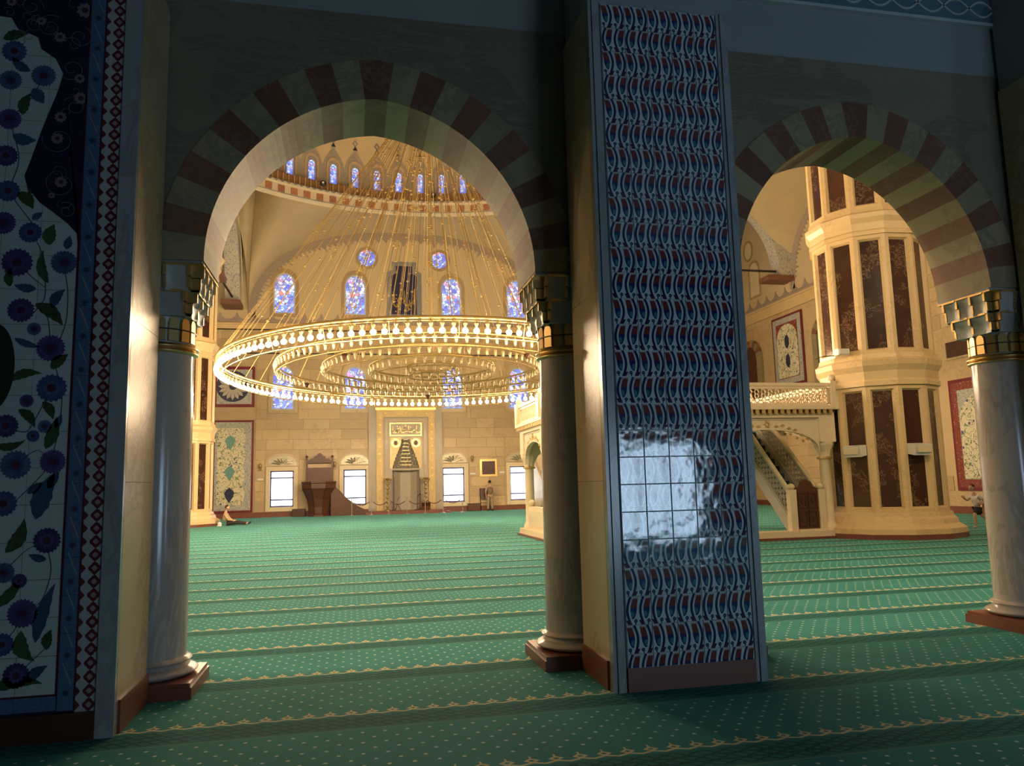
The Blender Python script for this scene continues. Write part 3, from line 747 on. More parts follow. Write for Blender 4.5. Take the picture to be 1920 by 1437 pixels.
for x, wh in zip(WX, where):
    t = thing('window_%d' % wn, (x, Y1, 0.3), 'bright low window with blue grid under a carved crest, ' + wh, 'window', kind='structure'); wn += 1
    o1 = [(x - 0.86, 0.30), (x + 0.86, 0.30), (x + 0.86, 2.78), (x - 0.86, 2.78)]; i1 = [(x - 0.64, 0.54), (x + 0.64, 0.54), (x + 0.64, 2.55), (x - 0.64, 2.55)]
    ringface(o1, i1, Y1 - 0.10, Y1 + 0.12).build('frame', m_cream, t)
    for a, b in ((0.56, 0.92), (0.96, 2.14), (2.18, 2.53)):
        MB().box(x - 0.58, x + 0.58, Y1 + 0.10, Y1 + 0.12, a, b).build('pane', m_day, t)
    for z in (0.54, 0.90, 2.12, 2.48): MB().box(x - 0.62, x + 0.62, Y1 + 0.07, Y1 + 0.10, z, z + 0.075).build('bar', m_lead, t)
    for xx in (x - 0.64, x + 0.57): MB().box(xx, xx + 0.07, Y1 + 0.07, Y1 + 0.10, 0.54, 2.55).build('bar', m_lead, t)
    out = pointed(0.92, 2.80, 2.82, 3.52, 8, x); inn = pointed(0.80, 2.86, 2.87, 3.40, 8, x)
    ringface(out, inn, Y1 - 0.09, Y1 - 0.03).build('hood', m_beige, t)
    cr = MB().prism(inn, Y1 - 0.06, Y1 - 0.03).build('carved_crest', m_carve, t)
    for k in range(7):
        a = PI * (k + 0.5) / 7
        pts = [(x + 0.12 * math.cos(a), Y1 - 0.07, 2.9 + 0.08 * math.sin(a)), (x + 0.4 * math.cos(a + 0.1), Y1 - 0.085, 2.92 + 0.28 * math.sin(a)), (x + 0.62 * math.cos(a - 0.05), Y1 - 0.07, 2.9 + 0.36 * math.sin(a))]
        MB().tube(pts, [0.05, 0.045, 0.015], 5).build('leaf', m_carve, cr)
for row, (z0, zs, za, nm) in enumerate(((5.98, 7.75, 8.55, 'middle'), (11.55, 13.2, 14.02, 'upper'))):
    for x, wh in zip(WX, where):
        t = thing('window_%d' % wn, (x, Y1, z0), '%s row blue stained glass window with pointed head, above the low window %s' % (nm, wh), 'window', kind='structure'); wn += 1
        y = Y1 - (0.05 if row else 0.03)
        ringface(pointed(0.80, z0 - 0.18, zs, za + 0.2, 8, x), pointed(0.62, z0, zs, za - 0.05, 8, x), y - 0.07, y + 0.05).build('frame', m_paint_tan if row else m_beige, t)
        pn = MB().prism(pointed(0.61, z0, zs, za - 0.05, 8, x), y - 0.02, y + 0.02).build('pane', m_stain, t)
        ringface(pointed(0.62, z0, zs, za - 0.05, 8, x), pointed(0.54, z0 + 0.08, zs, za - 0.14, 8, x), y - 0.04, y - 0.02).build('inner_border', m_friezel, t)
for x, s in ((0.84, 'over the pulpit side'), (5.14, 'over the framed picture side')):
    t = thing('window_%d' % wn, (x, Y1, 14.5), 'small round stained glass window ' + s + ' of the calligraphy plaque', 'window', kind='structure'); wn += 1
    c0 = [(x + 0.66 * math.cos(2 * PI * k / 28), 15.03 + 0.66 * math.sin(2 * PI * k / 28)) for k in range(28)]; c1 = [(x + 0.5 * math.cos(2 * PI * k / 28), 15.03 + 0.5 * math.sin(2 * PI * k / 28)) for k in range(28)]
    ringface(c0, c1, Y1 - 0.12, Y1 - 0.05).build('frame', m_paint_tan, t)
    MB().prism(c1, Y1 - 0.08, Y1 - 0.05).build('pane', m_stainr, t)

# calligraphy ----------------------------------------------------------------
def script(parent, x0, x1, z0, z1, y, mat, seed, n, th):
    """gilded flowing script strokes in raised relief"""
    r = random.Random(seed); W = x1 - x0; H = z1 - z0
    for k in range(n):
        cx = x0 + W * (k + 0.5) / n; cz = z0 + H * r.uniform(0.25, 0.6); kind = k % 4
        if kind == 0: pts = [(cx, cz + H * 0.42), (cx - W * 0.005, cz), (cx - W * 0.03, cz - H * 0.12), (cx - W * 0.07, cz - H * 0.05)]
        elif kind == 1: pts = [(cx + W / n * 1.1 * math.cos(a), cz + H * 0.16 * math.sin(a) - H * 0.08) for a in [PI * q / 8 + PI for q in range(10)]]
        elif kind == 2: pts = [(cx + W / n * 0.5 * math.cos(a), cz + H * 0.1 * math.sin(a)) for a in [2 * PI * q / 9 for q in range(9)]] + [(cx - W / n, cz - H * 0.18)]
        else: pts = [(cx - W / n * 0.8, cz - H * 0.02), (cx, cz + H * 0.06), (cx + W / n * 0.8, cz - H * 0.04), (cx + W / n * 0.9, cz + H * 0.3)]
        m = len(pts); rad = [th * (0.5 + 0.6 * math.sin(PI * (i + 0.5) / m)) for i in range(m)]
        MB().tube([(p, y, q) for p, q in pts], rad, 5).build('script_stroke', mat, parent)
    for k in range(n): 
        cx = x0 + W * r.random(); cz = z0 + H * r.uniform(0.08, 0.92)
        MB().prism([(cx - th, cz), (cx, cz - th), (cx + th, cz), (cx, cz + th)], y - 0.01, y + 0.01).build('script_dot', mat, parent)
pq = thing('calligraphy_plaque', (AX, Y1 - 0.05, 11.35), 'navy plaque with gilded script between the two round windows', 'plaque')
m_bluegrey = M('blue_grey_border', (0.20, 0.21, 0.24), 0.6, var=0.4, scale=10)
MB().prism([(2.0, 11.35), (4.05, 11.35), (4.05, 14.2), (3.75, 14.35), (3.75, 14.88), (2.3, 14.88), (2.3, 14.35), (2.0, 14.2)], Y1 - 0.09, Y1 - 0.05).build('border', m_bluegrey, pq)
MB().prism([(2.28, 11.65), (3.77, 11.65), (3.77, 14.0), (3.5, 14.15), (3.5, 14.6), (2.55, 14.6), (2.55, 14.15), (2.28, 14.0)], Y1 - 0.12, Y1 - 0.09).build('ground', m_navy, pq)
script(pq, 2.35, 3.7, 11.7, 13.2, Y1 - 0.125, m_gold, 5, 9, 0.05)

# lace border of the far tympanum ------------------------------------------------
TYW, TYZ0, TYH, TYN = 8.84, 11.3, 5.35, 2.35
def tymp(s, off=0.0):                           # s 0..1 left foot -> crown -> right foot
    a = PI * (1 - s); c, q = math.cos(a), math.sin(a)
    sg = 1 if c >= 0 else -1
    return ((TYW + off) * sg * abs(c) ** (2 / TYN), TYZ0 + (TYH + off) * max(0, q) ** (2 / TYN))
def lace(name, fn, label):                       # fn maps (u along, z, depth) to world
    N = 72
    A = [tymp(i / N, 0.0) for i in range(N + 1)]; B = [tymp(i / N, -0.42) for i in range(N + 1)]
    mb = MB()
    for i in range(N):
        q = [fn(*A[i], 0), fn(*A[i + 1], 0), fn(*B[i + 1], 0), fn(*B[i], 0)]; q2 = [fn(*A[i], 0.03), fn(*A[i + 1], 0.03), fn(*B[i + 1], 0.03), fn(*B[i], 0.03)]
        mb.add(q + q2, [(4, 5, 6, 7), (0, 1, 5, 4), (2, 3, 7, 6)])
    t = tag(mb.build(name, m_paint_edge), label, 'border', kind='structure')
    for i in range(2, N - 1, 1):
        b = tymp(i / N, -0.42); d = tymp(i / N, -0.42 - (0.42 if i % 4 == 0 else 0.2)); p0 = tymp((i - 0.45) / N, -0.4); p1 = tymp((i + 0.45) / N, -0.4)
        MB().add([fn(*p0, 0.02), fn(*p1, 0.02), fn(*d, 0.02), fn(*p0, 0.0), fn(*p1, 0.0), fn(*d, 0.0)], [(0, 1, 2), (0, 3, 4, 1), (1, 4, 5, 2), (2, 5, 3, 0)]).build('lace_point', m_paint_edge, t)
lace('trim_3', lambda u, z, d: (AX + u, Y1 - 0.05 - d, z), 'grey lace painted border following the big arch on the far wall')
SIDEC = 26.7
lace('trim_4', lambda u, z, d: (X1 - 0.05 - d, SIDEC + u, z), 'grey lace painted border following the big arch on the side wall')

# ------------------------------------------------------------------ vaults, dome
def drum_pt(th, r=None, z=DZ): 
    r = DR if r is None else r
    return Vector((DC.x + r * math.cos(th), DC.y + r * math.sin(th), z))
def loft(A, B, bulge, nv=16, edge=4.0):
    mb = MB(); n = len(A) - 1
    def fn(u, v):
        k = min(n, int(round(u * n))); a, b = Vector(A[k]), Vector(B[k]); p = a.lerp(b, v)
        w = abs(2 * u - 1) ** 8
        p.z += bulge * math.sin(PI * v) + edge * w * max(0.0, math.sin(PI * v)) ** 0.6; return tuple(p)
    return mb.grid(fn, n, nv)
N = 48
m_vault = M('vault_painted_plaster', (0.58, 0.46, 0.28), 0.7, var=0.07, scale=1.4)
angs = (PI / 2, 0.0, -PI / 2, PI)                # far, right, near, left
def side_curve(k, s):
    u, z = tymp(s)
    if k == 0: return (AX + u, Y1 - 0.05, z)
    if k == 1: return (X1 - 0.05, SIDEC - u, z)
    if k == 2: return (AX - u, 9.2, z)
    return (X0 + 0.05, SIDEC + u, z)
for k in range(4):
    A = [side_curve(k, i / N) for i in range(N + 1)]
    half = 0.62
    B = [drum_pt(angs[k] + half - 2 * half * i / N) for i in range(N + 1)]
    struct('ceiling_vault', loft(A, B, 0.5), m_vault, 'curved cream vault between a wall arch and the dome ring', 'ceiling', smooth=True, recalc=False)
PILL = [(AX + 10.5, 17.55), (AX - 10.5, 36.5), (AX + 10.5, 36.5), (AX - 10.5, 17.55)]
for k in range(4):                               # corner pendentives between neighbouring vaults
    a = side_curve(k, 1.0) if k in (0, 1, 2, 3) else None
    kk = (k + 1) % 4
    A0 = Vector(side_curve(k, 1.0)); A1 = Vector(side_curve(kk, 0.0))
    px, py = {0: PILL[2], 1: PILL[0], 2: PILL[3], 3: PILL[1]}[k]
    cen = Vector((px, py, 12.2))
    A = []
    for i in range(N + 1):
        s = i / N; e = A0.lerp(cen, min(1, 2 * s)) if s < 0.5 else cen.lerp(A1, 2 * s - 1)
        hump = abs(math.sin(2 * PI * s)) ** 0.55 * 5.7
        A.append((e.x, e.y, 11.9 + hump))
    half = 0.62; t0 = angs[k] - half; t1 = angs[kk] + half
    while t1 > t0: t1 -= 2 * PI
    B = [drum_pt(t0 + (t1 - t0) * i / N) for i in range(N + 1)]
    struct('ceiling_pendentive', loft(A, B, 0.2), m_vault, 'cream pendentive rising from a faceted pillar to the dome ring', 'ceiling', smooth=True, recalc=False)
dome = thing('ceiling_dome', (DC.x, DC.y, DZ), 'great painted dome with a ring of stained windows above a railed gallery', 'dome', kind='structure')
prof = [(DR, DZ - 0.05), (DR - 0.05, DZ), (DR - 0.28, DZ + 0.06), (DR - 0.30, DZ + 0.50), (DR - 0.40, DZ + 0.56), (DR - 0.40, DZ + 0.68), (DR + 0.2, DZ + 0.70)]
m_ringw = M('dome_ring_cream', (0.60, 0.50, 0.36), 0.6, var=0.05)
MB().lathe(prof, DC.x, DC.y, 120, caps=False).build('ring_cornice', m_ringw, dome, smooth='auto', recalc=False)
MB().lathe([(DR - 0.285, DZ + 0.055), (DR - 0.305, DZ + 0.055), (DR - 0.305, DZ + 0.085), (DR - 0.285, DZ + 0.085)], DC.x, DC.y, 120, caps=False).build('blue_line', m_bluegrey, dome, recalc=False)
MB().lathe([(DR + 0.2, DZ + 0.69), (DR + 0.2, DZ + 3.9), (DR + 0.1, DZ + 5.0)] + [((DR + 0.1) * math.cos(a), DZ + 5.0 + 8.6 * math.sin(a)) for a in [PI / 2 * i / 14 for i in range(1, 14)]] + [(0.02, DZ + 13.6)], DC.x, DC.y, 96, caps=False).build('dome_shell', m_plaster, dome, smooth=True, recalc=False)
def rot_place(name, me, th, r, z, parent):
    p = drum_pt(th, r, z); o = place(name, me, p, parent, th - PI / 2); return o
sq, _ = MB().box(-0.17, 0.17, -0.03, 0, 0, 0.33).mesh('red_square', m_paint_red, org=(0, 0, 0))
tr, _ = MB().prism([(-0.16, 0), (0.16, 0), (0, -0.1)], -0.02, 0).mesh('blue_tooth', m_bluegrey, org=(0, 0, 0))
ND = 112
far = [k for k in range(ND) if math.sin(2 * PI * k / ND) > -0.12]
for k in far: rot_place('red_square', sq, 2 * PI * k / ND, DR - 0.30, DZ + 0.12, dome)
for k in range(2 * ND):
    if math.sin(PI * k / ND) > 0.1: rot_place('blue_tooth', tr, PI * k / ND, DR - 0.40, DZ + 0.67, dome)
MB().lathe([(DR - 0.34, DZ + 0.70), (DR - 0.28, DZ + 0.70), (DR - 0.28, DZ + 1.12), (DR - 0.34, DZ + 1.12)], DC.x, DC.y, 120, caps=False).build('railing', M('railing_wood', (0.26, 0.13, 0.05), 0.5), dome, recalc=False)
bal, _ = MB().box(-0.02, 0.02, -0.03, 0, 0, 0.42).mesh('baluster', m_paint_tan, org=(0, 0, 0))
for k in range(260):
    th = 2 * PI * k / 260
    if math.sin(th) > -0.05: rot_place('baluster', bal, th, DR - 0.345, DZ + 0.70, dome)
NW = 68
gp = pointed(0.165, 0.0, 0.90, 1.12, 6)
gm, _ = MB().prism(gp, -0.06, -0.03).mesh('pane', m_staind, org=(0, 0, 0))
fo = pointed(0.36, -0.12, 1.0, 1.48, 6); fi = pointed(0.28, 0.0, 0.98, 1.36, 6)
fm, _ = ringface(fo, fi, -0.08, 0).mesh('window_frame', M('drum_window_frame', (0.55, 0.40, 0.26), 0.6), org=(0, 0, 0))
hood = [(-0.62, 0.9)] + [(-0.62 + 0.62 * s + 0.0, 0.9 + 1.15 * (s ** 0.6)) for s in (0.3, 0.6, 0.85)] + [(0, 2.3)] + [(0.62 - 0.62 * s, 0.9 + 1.15 * (s ** 0.6)) for s in (0.85, 0.6, 0.3)] + [(0.62, 0.9), (0.62, -0.35), (-0.62, -0.35)]
hm, _ = MB().prism(hood, -0.025, 0).mesh('painted_hood', m_drum, org=(0, 0, 0))
tipm = m_navy
tp_, _ = ringface([(0, 2.30), (0.14, 2.5), (0, 2.72), (-0.14, 2.5)], [(0, 2.38), (0.08, 2.5), (0, 2.63), (-0.08, 2.5)], -0.02, 0).mesh('painted_finial', m_bluegrey, org=(0, 0, 0))
tip2, _ = MB().prism([(-0.12, 2.12), (0.12, 2.12), (0, 2.34)], -0.035, -0.01).mesh('painted_tip', tipm, org=(0, 0, 0))
for k in range(NW):
    th = 2 * PI * (k + 0.5) / NW
    if math.sin(th) < -0.1: continue
    w = rot_place('window', fm, th, DR + 0.19, DZ + 1.25, dome)
    pobj = bpy.data.objects.new('pane', gm); COL.objects.link(pobj); pobj.parent = w
    rot_place('painted_hood', hm, th, DR + 0.19, DZ + 1.25, dome)
    rot_place('painted_finial', tp_, th, DR + 0.19, DZ + 1.25, dome)
    rot_place('painted_tip', tip2, th, DR + 0.19, DZ + 1.25, dome)
for px, py, lb in ((620, 346, 'small dark ball camera on the dome gallery near the first drum windows'), (812, 367, 'small dark ball camera on the dome gallery behind the chandelier cables')):
    p = onY(px, py, 37.2 if px < 700 else 39.0)
    th = math.atan2(p.y - DC.y, p.x - DC.x); q = drum_pt(th, DR - 0.66, DZ + 0.9)
    t = thing('ball_camera', q, lb, 'camera')
    MB().ball(q, 0.16, 12, 8).build('housing', m_black, t, smooth=True); MB().box(q.x - 0.03, q.x + 0.03, q.y, q.y + 0.22, q.z - 0.02, q.z + 0.02).build('bracket', m_black, t)
    MB().ball((q.x, q.y - 0.13, q.z), 0.06, 10, 6).build('lens', m_white, t, smooth=True)

# side arches that carry the corners: blue ornament band ---------------------------
def side_arch(kind, a, b, c, label):
    """arch from a to b along the wall direction at fixed coordinate c; kind 'x' spans X at y=c, 'y' spans Y at x=c"""
    mid = (a + b) / 2; w = (b - a) / 2; z0 = 12.0; h = 4.1
    def P(ang, off, d):
        u = mid - (w + off) * math.cos(ang); z = z0 + (h + off) * math.sin(ang)
        return (u, c + d, z) if kind == 'x' else (c + d, u, z)
    t = thing('trim_%d' % (7 if kind == 'x' else 8), P(0, 0, 0), label, 'arch', kind='structure')
    N = 40
    for nm, o0, o1, d0, d1, mt in (('band', 0.0, 0.85, -0.40, 0.40, m_bluearch), ('cream_fillet', 0.85, 1.05, -0.44, 0.44, m_cream), ('outer_band', 1.05, 1.5, -0.42, 0.42, m_plaster), ('outer_line', 1.5, 1.58, -0.44, 0.44, m_paint_tan)):
        mb = MB()
        for i in range(N):
            q, r = PI * i / N, PI * (i + 1) / N
            mb.add([P(q, o0, d0), P(r, o0, d0), P(r, o1, d0), P(q, o1, d0), P(q, o0, d1), P(r, o0, d1), P(r, o1, d1), P(q, o1, d1)], [(0, 1, 2, 3), (4, 7, 6, 5), (0, 4, 5, 1), (3, 2, 6, 7)])
        mb.build(nm, mt, t, recalc=False)
    dm_ = MB()
    for i in range(1, 26):
        q = PI * i / 26; p = P(q, 1.27, -0.42)
        dm_ = MB().ball(p, 0.10, 8, 4); dm_.build('painted_roundel', m_paint_red, t)
    # springing bracket and iron tie rod
    for e in (a, b):
        if kind == 'x': MB().box(e - 0.75, e + 0.75, c - 0.5, c + 0.5, 11.72, 11.98).build('bracket', m_vbrown, t)
        else: MB().box(c - 0.5, c + 0.5, e - 0.75, e + 0.75, 11.72, 11.98).build('bracket', m_vbrown, t)
    p0, p1 = P(0, 0, 0), P(PI, 0, 0)
    MB().tube([(p0[0], p0[1], 12.3), (p1[0], p1[1], 12.3)], 0.06, 6).build('tie_rod', m_black, t)
side_arch('x', AX + 12.2, X1 - 0.8, 35.6, 'tall side arch with blue ornament band springing from the side wall')
side_arch('y', 38.2, Y1 - 0.8, AX - 9.6, 'tall side arch with blue ornament band springing from the far wall')

# ------------------------------------------------------------------ side wall on the right
rops = []
mb = MB().box(X1, X1 + 0.3, -7.9, Y1 + 0.3, 0, TOP)
wr = struct('wall_right', mb, m_block, 'beige stone side wall with tile panels behind the faceted pillar', 'wall')
nblk = 0
for r in range(18):
    z0 = 0.27 + r * CH; z1 = z0 + CH; y = 18.0 + rb.uniform(0, 1)
    while y < 43.5:
        w = rb.choice((1.2, 1.5, 1.9, 2.2)); seg = True
        for a, b, c, d in ((20.9, 25.6, 0.7, 5.3), (22.0, 25.6, 5.7, 7.0), (34.5, 37.8, 6.1, 10.3), (38.6, 41.2, 5.8, 9.8), (31.6, 33.9, 5.8, 9.8)):
            if a < y + w and b > y and c < z1 - 0.02 and d > z0 + 0.02: seg = False
        if seg and nblk < 296:
            m_ = MB().cbox(y + 0.006, y + w - 0.006, -0.03, 0.002, z0 + 0.006, z1 - 0.006, 0.008)
            m_.v = [(X1 + p[1], p[0], p[2]) for p in m_.v]
            m_.build('stone_block', m_block, wr); nblk += 1
        y += w
struct('wall_right_upper', MB().box(X1 - 0.05, X1, 9.2, Y1, CORN + 0.6, 18.5), m_plaster, 'cream plaster tympanum above the side cornice', 'wall')
t = tag(MB().box(X1 - 0.14, X1, 9.2, Y1, CORN - 0.3, CORN + 0.24).box(X1 - 0.22, X1, 9.2, Y1, CORN + 0.24, CORN + 0.34).build('trim_5', m_pillar), 'stone cornice with painted triangular crests along the side wall', 'cornice', kind='structure')
MB().box(X1 - 0.06, X1 - 0.045, 9.2, Y1, CORN + 0.34, CORN + 0.6).build('painted_band', m_paint_edge, t)
y = 24.0
while y < Y1:
    MB().prism([(y - 0.42, CORN + 0.5), (y + 0.42, CORN + 0.5), (y + 0.12, CORN + 0.72), (y, CORN + 0.98), (y - 0.12, CORN + 0.72)], X1 - 0.08, X1 - 0.05, 'x').build('crest', m_paint_edge, t); y += 0.93
struct('baseboard_right', MB().box(X1 - 0.12, X1 - 0.03, 9, Y1 - 0.12, 0, 0.27), m_red, 'red brown skirting along the side wall', 'baseboard')
def wall_panel_x(y0, y1, z0, z1, label, medal):      # on the side wall, faces -X
    x = X1 - 0.03
    t = thing('tile_panel', (x, (y0 + y1) / 2, z0), label, 'tile panel')
    MB().box(x - 0.05, x, y0, y1, z0, z1).build('red_border', m_redp, t)
    MB().box(x - 0.065, x - 0.05, y0 + 0.12, y1 - 0.12, z0 + 0.12, z1 - 0.12).build('ornament_border', m_field2 if medal else m_fieldred, t)
    MB().box(x - 0.07, x - 0.064, y0 + 0.42, y1 - 0.42, z0 + 0.42, z1 - 0.42).build('spandrel_ground', m_field2 if not medal else m_fieldred, t)
    w = (y1 - y0) / 2 - 0.46
    outl = pointed(w, z0 + 0.46, z0 + (z1 - z0) * 0.62, z1 - 0.5, 10, (y0 + y1) / 2)
    MB().prism(outl, x - 0.085, x - 0.07, 'x').build('blossom_field', m_field, t)
    for i in range(10):
        a = 2 * PI * i / 10
    for zc in ((z0 + (z1 - z0) * 0.35), (z0 + (z1 - z0) * 0.62)) if medal else ((z0 + (z1 - z0) * 0.5),):
        pts = [((y0 + y1) / 2 + 0.22 * math.cos(2 * PI * i / 16) * (1 if i % 2 else 0.85), zc + 0.36 * math.sin(2 * PI * i / 16)) for i in range(16)]
        MB().prism(pts, x - 0.095, x - 0.085, 'x').build('medallion', m_navy, t)
    return t
m_redp = M('dark_red_glaze', (0.17, 0.018, 0.03), 0.3, var=0.15)
wall_panel_x(21.2, 25.38, 0.86, 5.07, 'floral tile panel with red border on the side wall behind the running child', False)
wall_panel_x(34.75, 37.6, 6.3, 10.1, 'tall pointed tile panel with two navy medallions high on the side wall', True)
# striped blind niches
for k, (yc, lb) in enumerate(((40.0, 'striped arched recess on the side wall beyond the pointed tile panel'), (32.7, 'striped arched recess on the side wall next to the faceted pillar'))):
    x = X1 - 0.03
    t = thing('arched_recess', (x, yc, 6.0), lb, 'niche')
    MB().prism(pointed(0.75, 6.0, 8.4, 9.0, 10, yc), x - 0.02, x, 'x').build('recess', m_woodd, t)
    MB().box(x - 0.16, x, yc - 1.15, yc - 0.75, 6.0, 8.3).build('jamb', m_vlight, t); MB().box(x - 0.16, x, yc + 0.75, yc + 1.15, 6.0, 8.3).build('jamb', m_vlight, t)
    for i in range(11):
        a, b = PI * i / 11, PI * (i + 1) / 11
        poly = [(yc + r_ * math.cos(q), 8.3 + r_ * math.sin(q) * 0.95) for r_, q in ((0.75, a), (0.75, (a + b) / 2), (0.75, b), (1.15, b), (1.15, (a + b) / 2), (1.15, a))]
        MB().prism(poly, x - 0.18, x, 'x').build('voussoir', m_vbrown if i % 2 else m_vlight, t)
t = thing('dark_recess', (X1 - 0.03, 23.6, 5.88), 'small dark wooden recess above the tile panel on the side wall', 'recess')
ringface([(22.2, 5.86), (25.4, 5.86), (25.4, 6.62), (22.2, 6.62)], [(22.3, 5.94), (25.3, 5.94), (25.3, 6.54), (22.3, 6.54)], X1 - 0.1, X1 - 0.03, 'x').build('frame', m_beige, t)
MB().box(X1 - 0.05, X1 - 0.03, 22.25, 25.35, 5.9, 6.58).build('back', m_woodd, t)
# painted oval and blind window under the corner arch
t = thing('trim_9', (X1 - 0.06, 39.6, 14.2), 'painted oval medallion above the blind window under the corner arch', 'painting', kind='structure')
ov = lambda a, b: [(39.6 + a * math.cos(2 * PI * i / 24), 14.65 + b * math.sin(2 * PI * i / 24)) for i in range(24)]
ringface(ov(0.52, 0.62), ov(0.40, 0.5), X1 - 0.09, X1 - 0.05, 'x').build('ring', m_paint_tan, t)
MB().prism(ov(0.41, 0.51), X1 - 0.07, X1 - 0.05, 'x').build('ground', m_cream, t)
t = thing('trim_10', (X1 - 0.06, 39.1, 11.7), 'painted blind window outline with pointed head under the corner arch', 'painting', kind='structure')
ringface(pointed(0.62, 11.75, 13.2, 13.95, 8, 39.1), pointed(0.50, 11.87, 13.2, 13.8, 8, 39.1), X1 - 0.09, X1 - 0.05, 'x').build('outline', m_paint_tan, t)
MB().prism(pointed(0.51, 11.87, 13.2, 13.8, 8, 39.1), X1 - 0.07, X1 - 0.05, 'x').build('ground', m_cream, t)

# tile panels on the far wall ----------------------------------------------------------
y = Y1 - 0.03
t = thing('tile_panel', (-6.4, y, 0.3), 'tall floral tile panel with red border beside the seated person', 'tile panel')
MB().box(-7.55, -5.38, y - 0.05, y, 0.30, 5.42).build('red_border', m_redp, t)
MB().box(-7.43, -5.50, y - 0.065, y - 0.05, 0.42, 5.30).build('ornament_border', m_field2, t)
lob = []
for i in range(41):
    s = i / 40; lob.append((-5.82 - 0.16 * abs(math.sin(s * PI * 4)) ** 0.7 * (-1) + (-0.16), 0.72 + s * 4.25))
MB().prism([(-7.3, 0.72)] + lob + [(-7.3, 4.97)], y - 0.08, y - 0.065).build('blossom_field', m_field, t)
m_teal = M('teal_palmette', (0.16, 0.36, 0.33), 0.3, var=0.2, scale=8)
for zc, mt in ((4.15, m_teal), (2.45, m_teal), (1.25, m_navy)):
    pts = [(0, -0.42), (0.2, -0.1), (0.27, 0.15), (0.16, 0.3), (0, 0.42), (-0.16, 0.3), (-0.27, 0.15), (-0.2, -0.1)]
    MB().prism([(-6.62 + a, zc + b) for a, b in pts], y - 0.09, y - 0.08).build('palmette', mt, t)
t = thing('tile_panel', (-6.4, y, 6.15), 'square tile panel with a round sunburst medallion above the tall floral panel', 'tile panel')
MB().box(-7.55, -5.38, y - 0.05, y, 6.15, 8.45).build('red_border', m_redp, t)
MB().box(-7.40, -5.53, y - 0.065, y - 0.05, 6.32, 8.28).build('ground', m_field2, t)
cxm, czm = -6.55, 7.32
MB().prism([(cxm + 0.88 * math.cos(2 * PI * i / 32), czm + 0.88 * math.sin(2 * PI * i / 32)) for i in range(32)], y - 0.08, y - 0.065).build('medallion', m_navy, t)
m_ray = M('sunburst_ray', (0.5, 0.47, 0.4), 0.3)
for i in range(16):
    a = 2 * PI * i / 16; ca, sa = math.cos(a), math.sin(a)
    MB().prism([(cxm + p * ca - q * sa, czm + p * sa + q * ca) for p, q in ((0.2, -0.05), (0.6, -0.10), (0.78, 0), (0.6, 0.10), (0.2, 0.05))], y - 0.09, y - 0.08).build('ray', m_ray, t)

# ------------------------------------------------------------------ mihrab
yq = Y1
mh = thing('prayer_niche', (3.06, yq, 0), 'tall carved prayer niche with gilded border and stalactite hood', 'mihrab')
m_mgrey = M('mihrab_grey_marble', (0.42, 0.37, 0.29), 0.35, var=0.1, scale=3)
CX = 3.06
ringface([(CX - 2.12, 0.0), (CX + 2.12, 0.0), (CX + 2.12, 6.12), (CX - 2.12, 6.12)], [(CX - 1.68, 0.0), (CX + 1.68, 0.0), (CX + 1.68, 5.95), (CX - 1.68, 5.95)], yq - 0.16, yq - 0.03).build('outer_frame', m_mgrey, mh)
MB().box(CX - 1.75, CX + 1.75, yq - 0.34, yq - 0.03, 5.92, 6.08).build('cornice', m_gold, mh)
gb = ringface([(CX - 1.68, 0.1), (CX + 1.68, 0.1), (CX + 1.68, 5.92), (CX - 1.68, 5.92)], [(CX - 1.30, 0.1), (CX + 1.30, 0.1), (CX + 1.30, 5.52), (CX - 1.30, 5.52)], yq - 0.26, yq - 0.03).build('gilded_border', M('mihrab_gilding', (0.56, 0.42, 0.20), 0.5, 0.3, var=0.15), mh)
stud, _ = MB().prism(star(6, 0.05, 0.10), -0.04, 0).mesh('stud', m_brass, org=(0, 0, 0))
for k in range(13):
    for sx in (-1, 1): place('stud', stud, (CX + sx * 1.49, yq - 0.26, 0.45 + k * 0.42), gb)
for k in range(7): place('stud', stud, (CX - 1.2 + k * 0.4, yq - 0.26, 5.72), gb)
ip = MB()
for a, b, c, d in openings_wall(CX - 1.30, CX + 1.30, 0.05, 5.52, [mih]): ip.box(a, b, yq - 0.12, yq - 0.0, c, d)
ip.build('inner_panel', m_mgrey, mh)
ringface([(CX - 1.18, 0.2), (CX + 1.18, 0.2), (CX + 1.18, 5.4), (CX - 1.18, 5.4)], [(CX - 1.06, 0.2), (CX + 1.06, 0.2), (CX + 1.06, 5.28), (CX - 1.06, 5.28)], yq - 0.17, yq - 0.12).build('inner_moulding', m_beige, mh)
ins = MB().box(CX - 0.93, CX + 0.93, yq - 0.15, yq - 0.12, 4.44, 5.18).build('inscription_panel', m_mgrey, mh)
ringface([(CX - 0.93, 4.42), (CX + 0.93, 4.42), (CX + 0.93, 5.2), (CX - 0.93, 5.2)], [(CX - 0.86, 4.49), (CX + 0.86, 4.49), (CX + 0.86, 5.13), (CX - 0.86, 5.13)], yq - 0.18, yq - 0.12).build('inscription_frame', m_gold, mh)
script(ins, CX - 0.8, CX + 0.8, 4.52, 5.1, yq - 0.16, m_gold, 9, 14, 0.03)
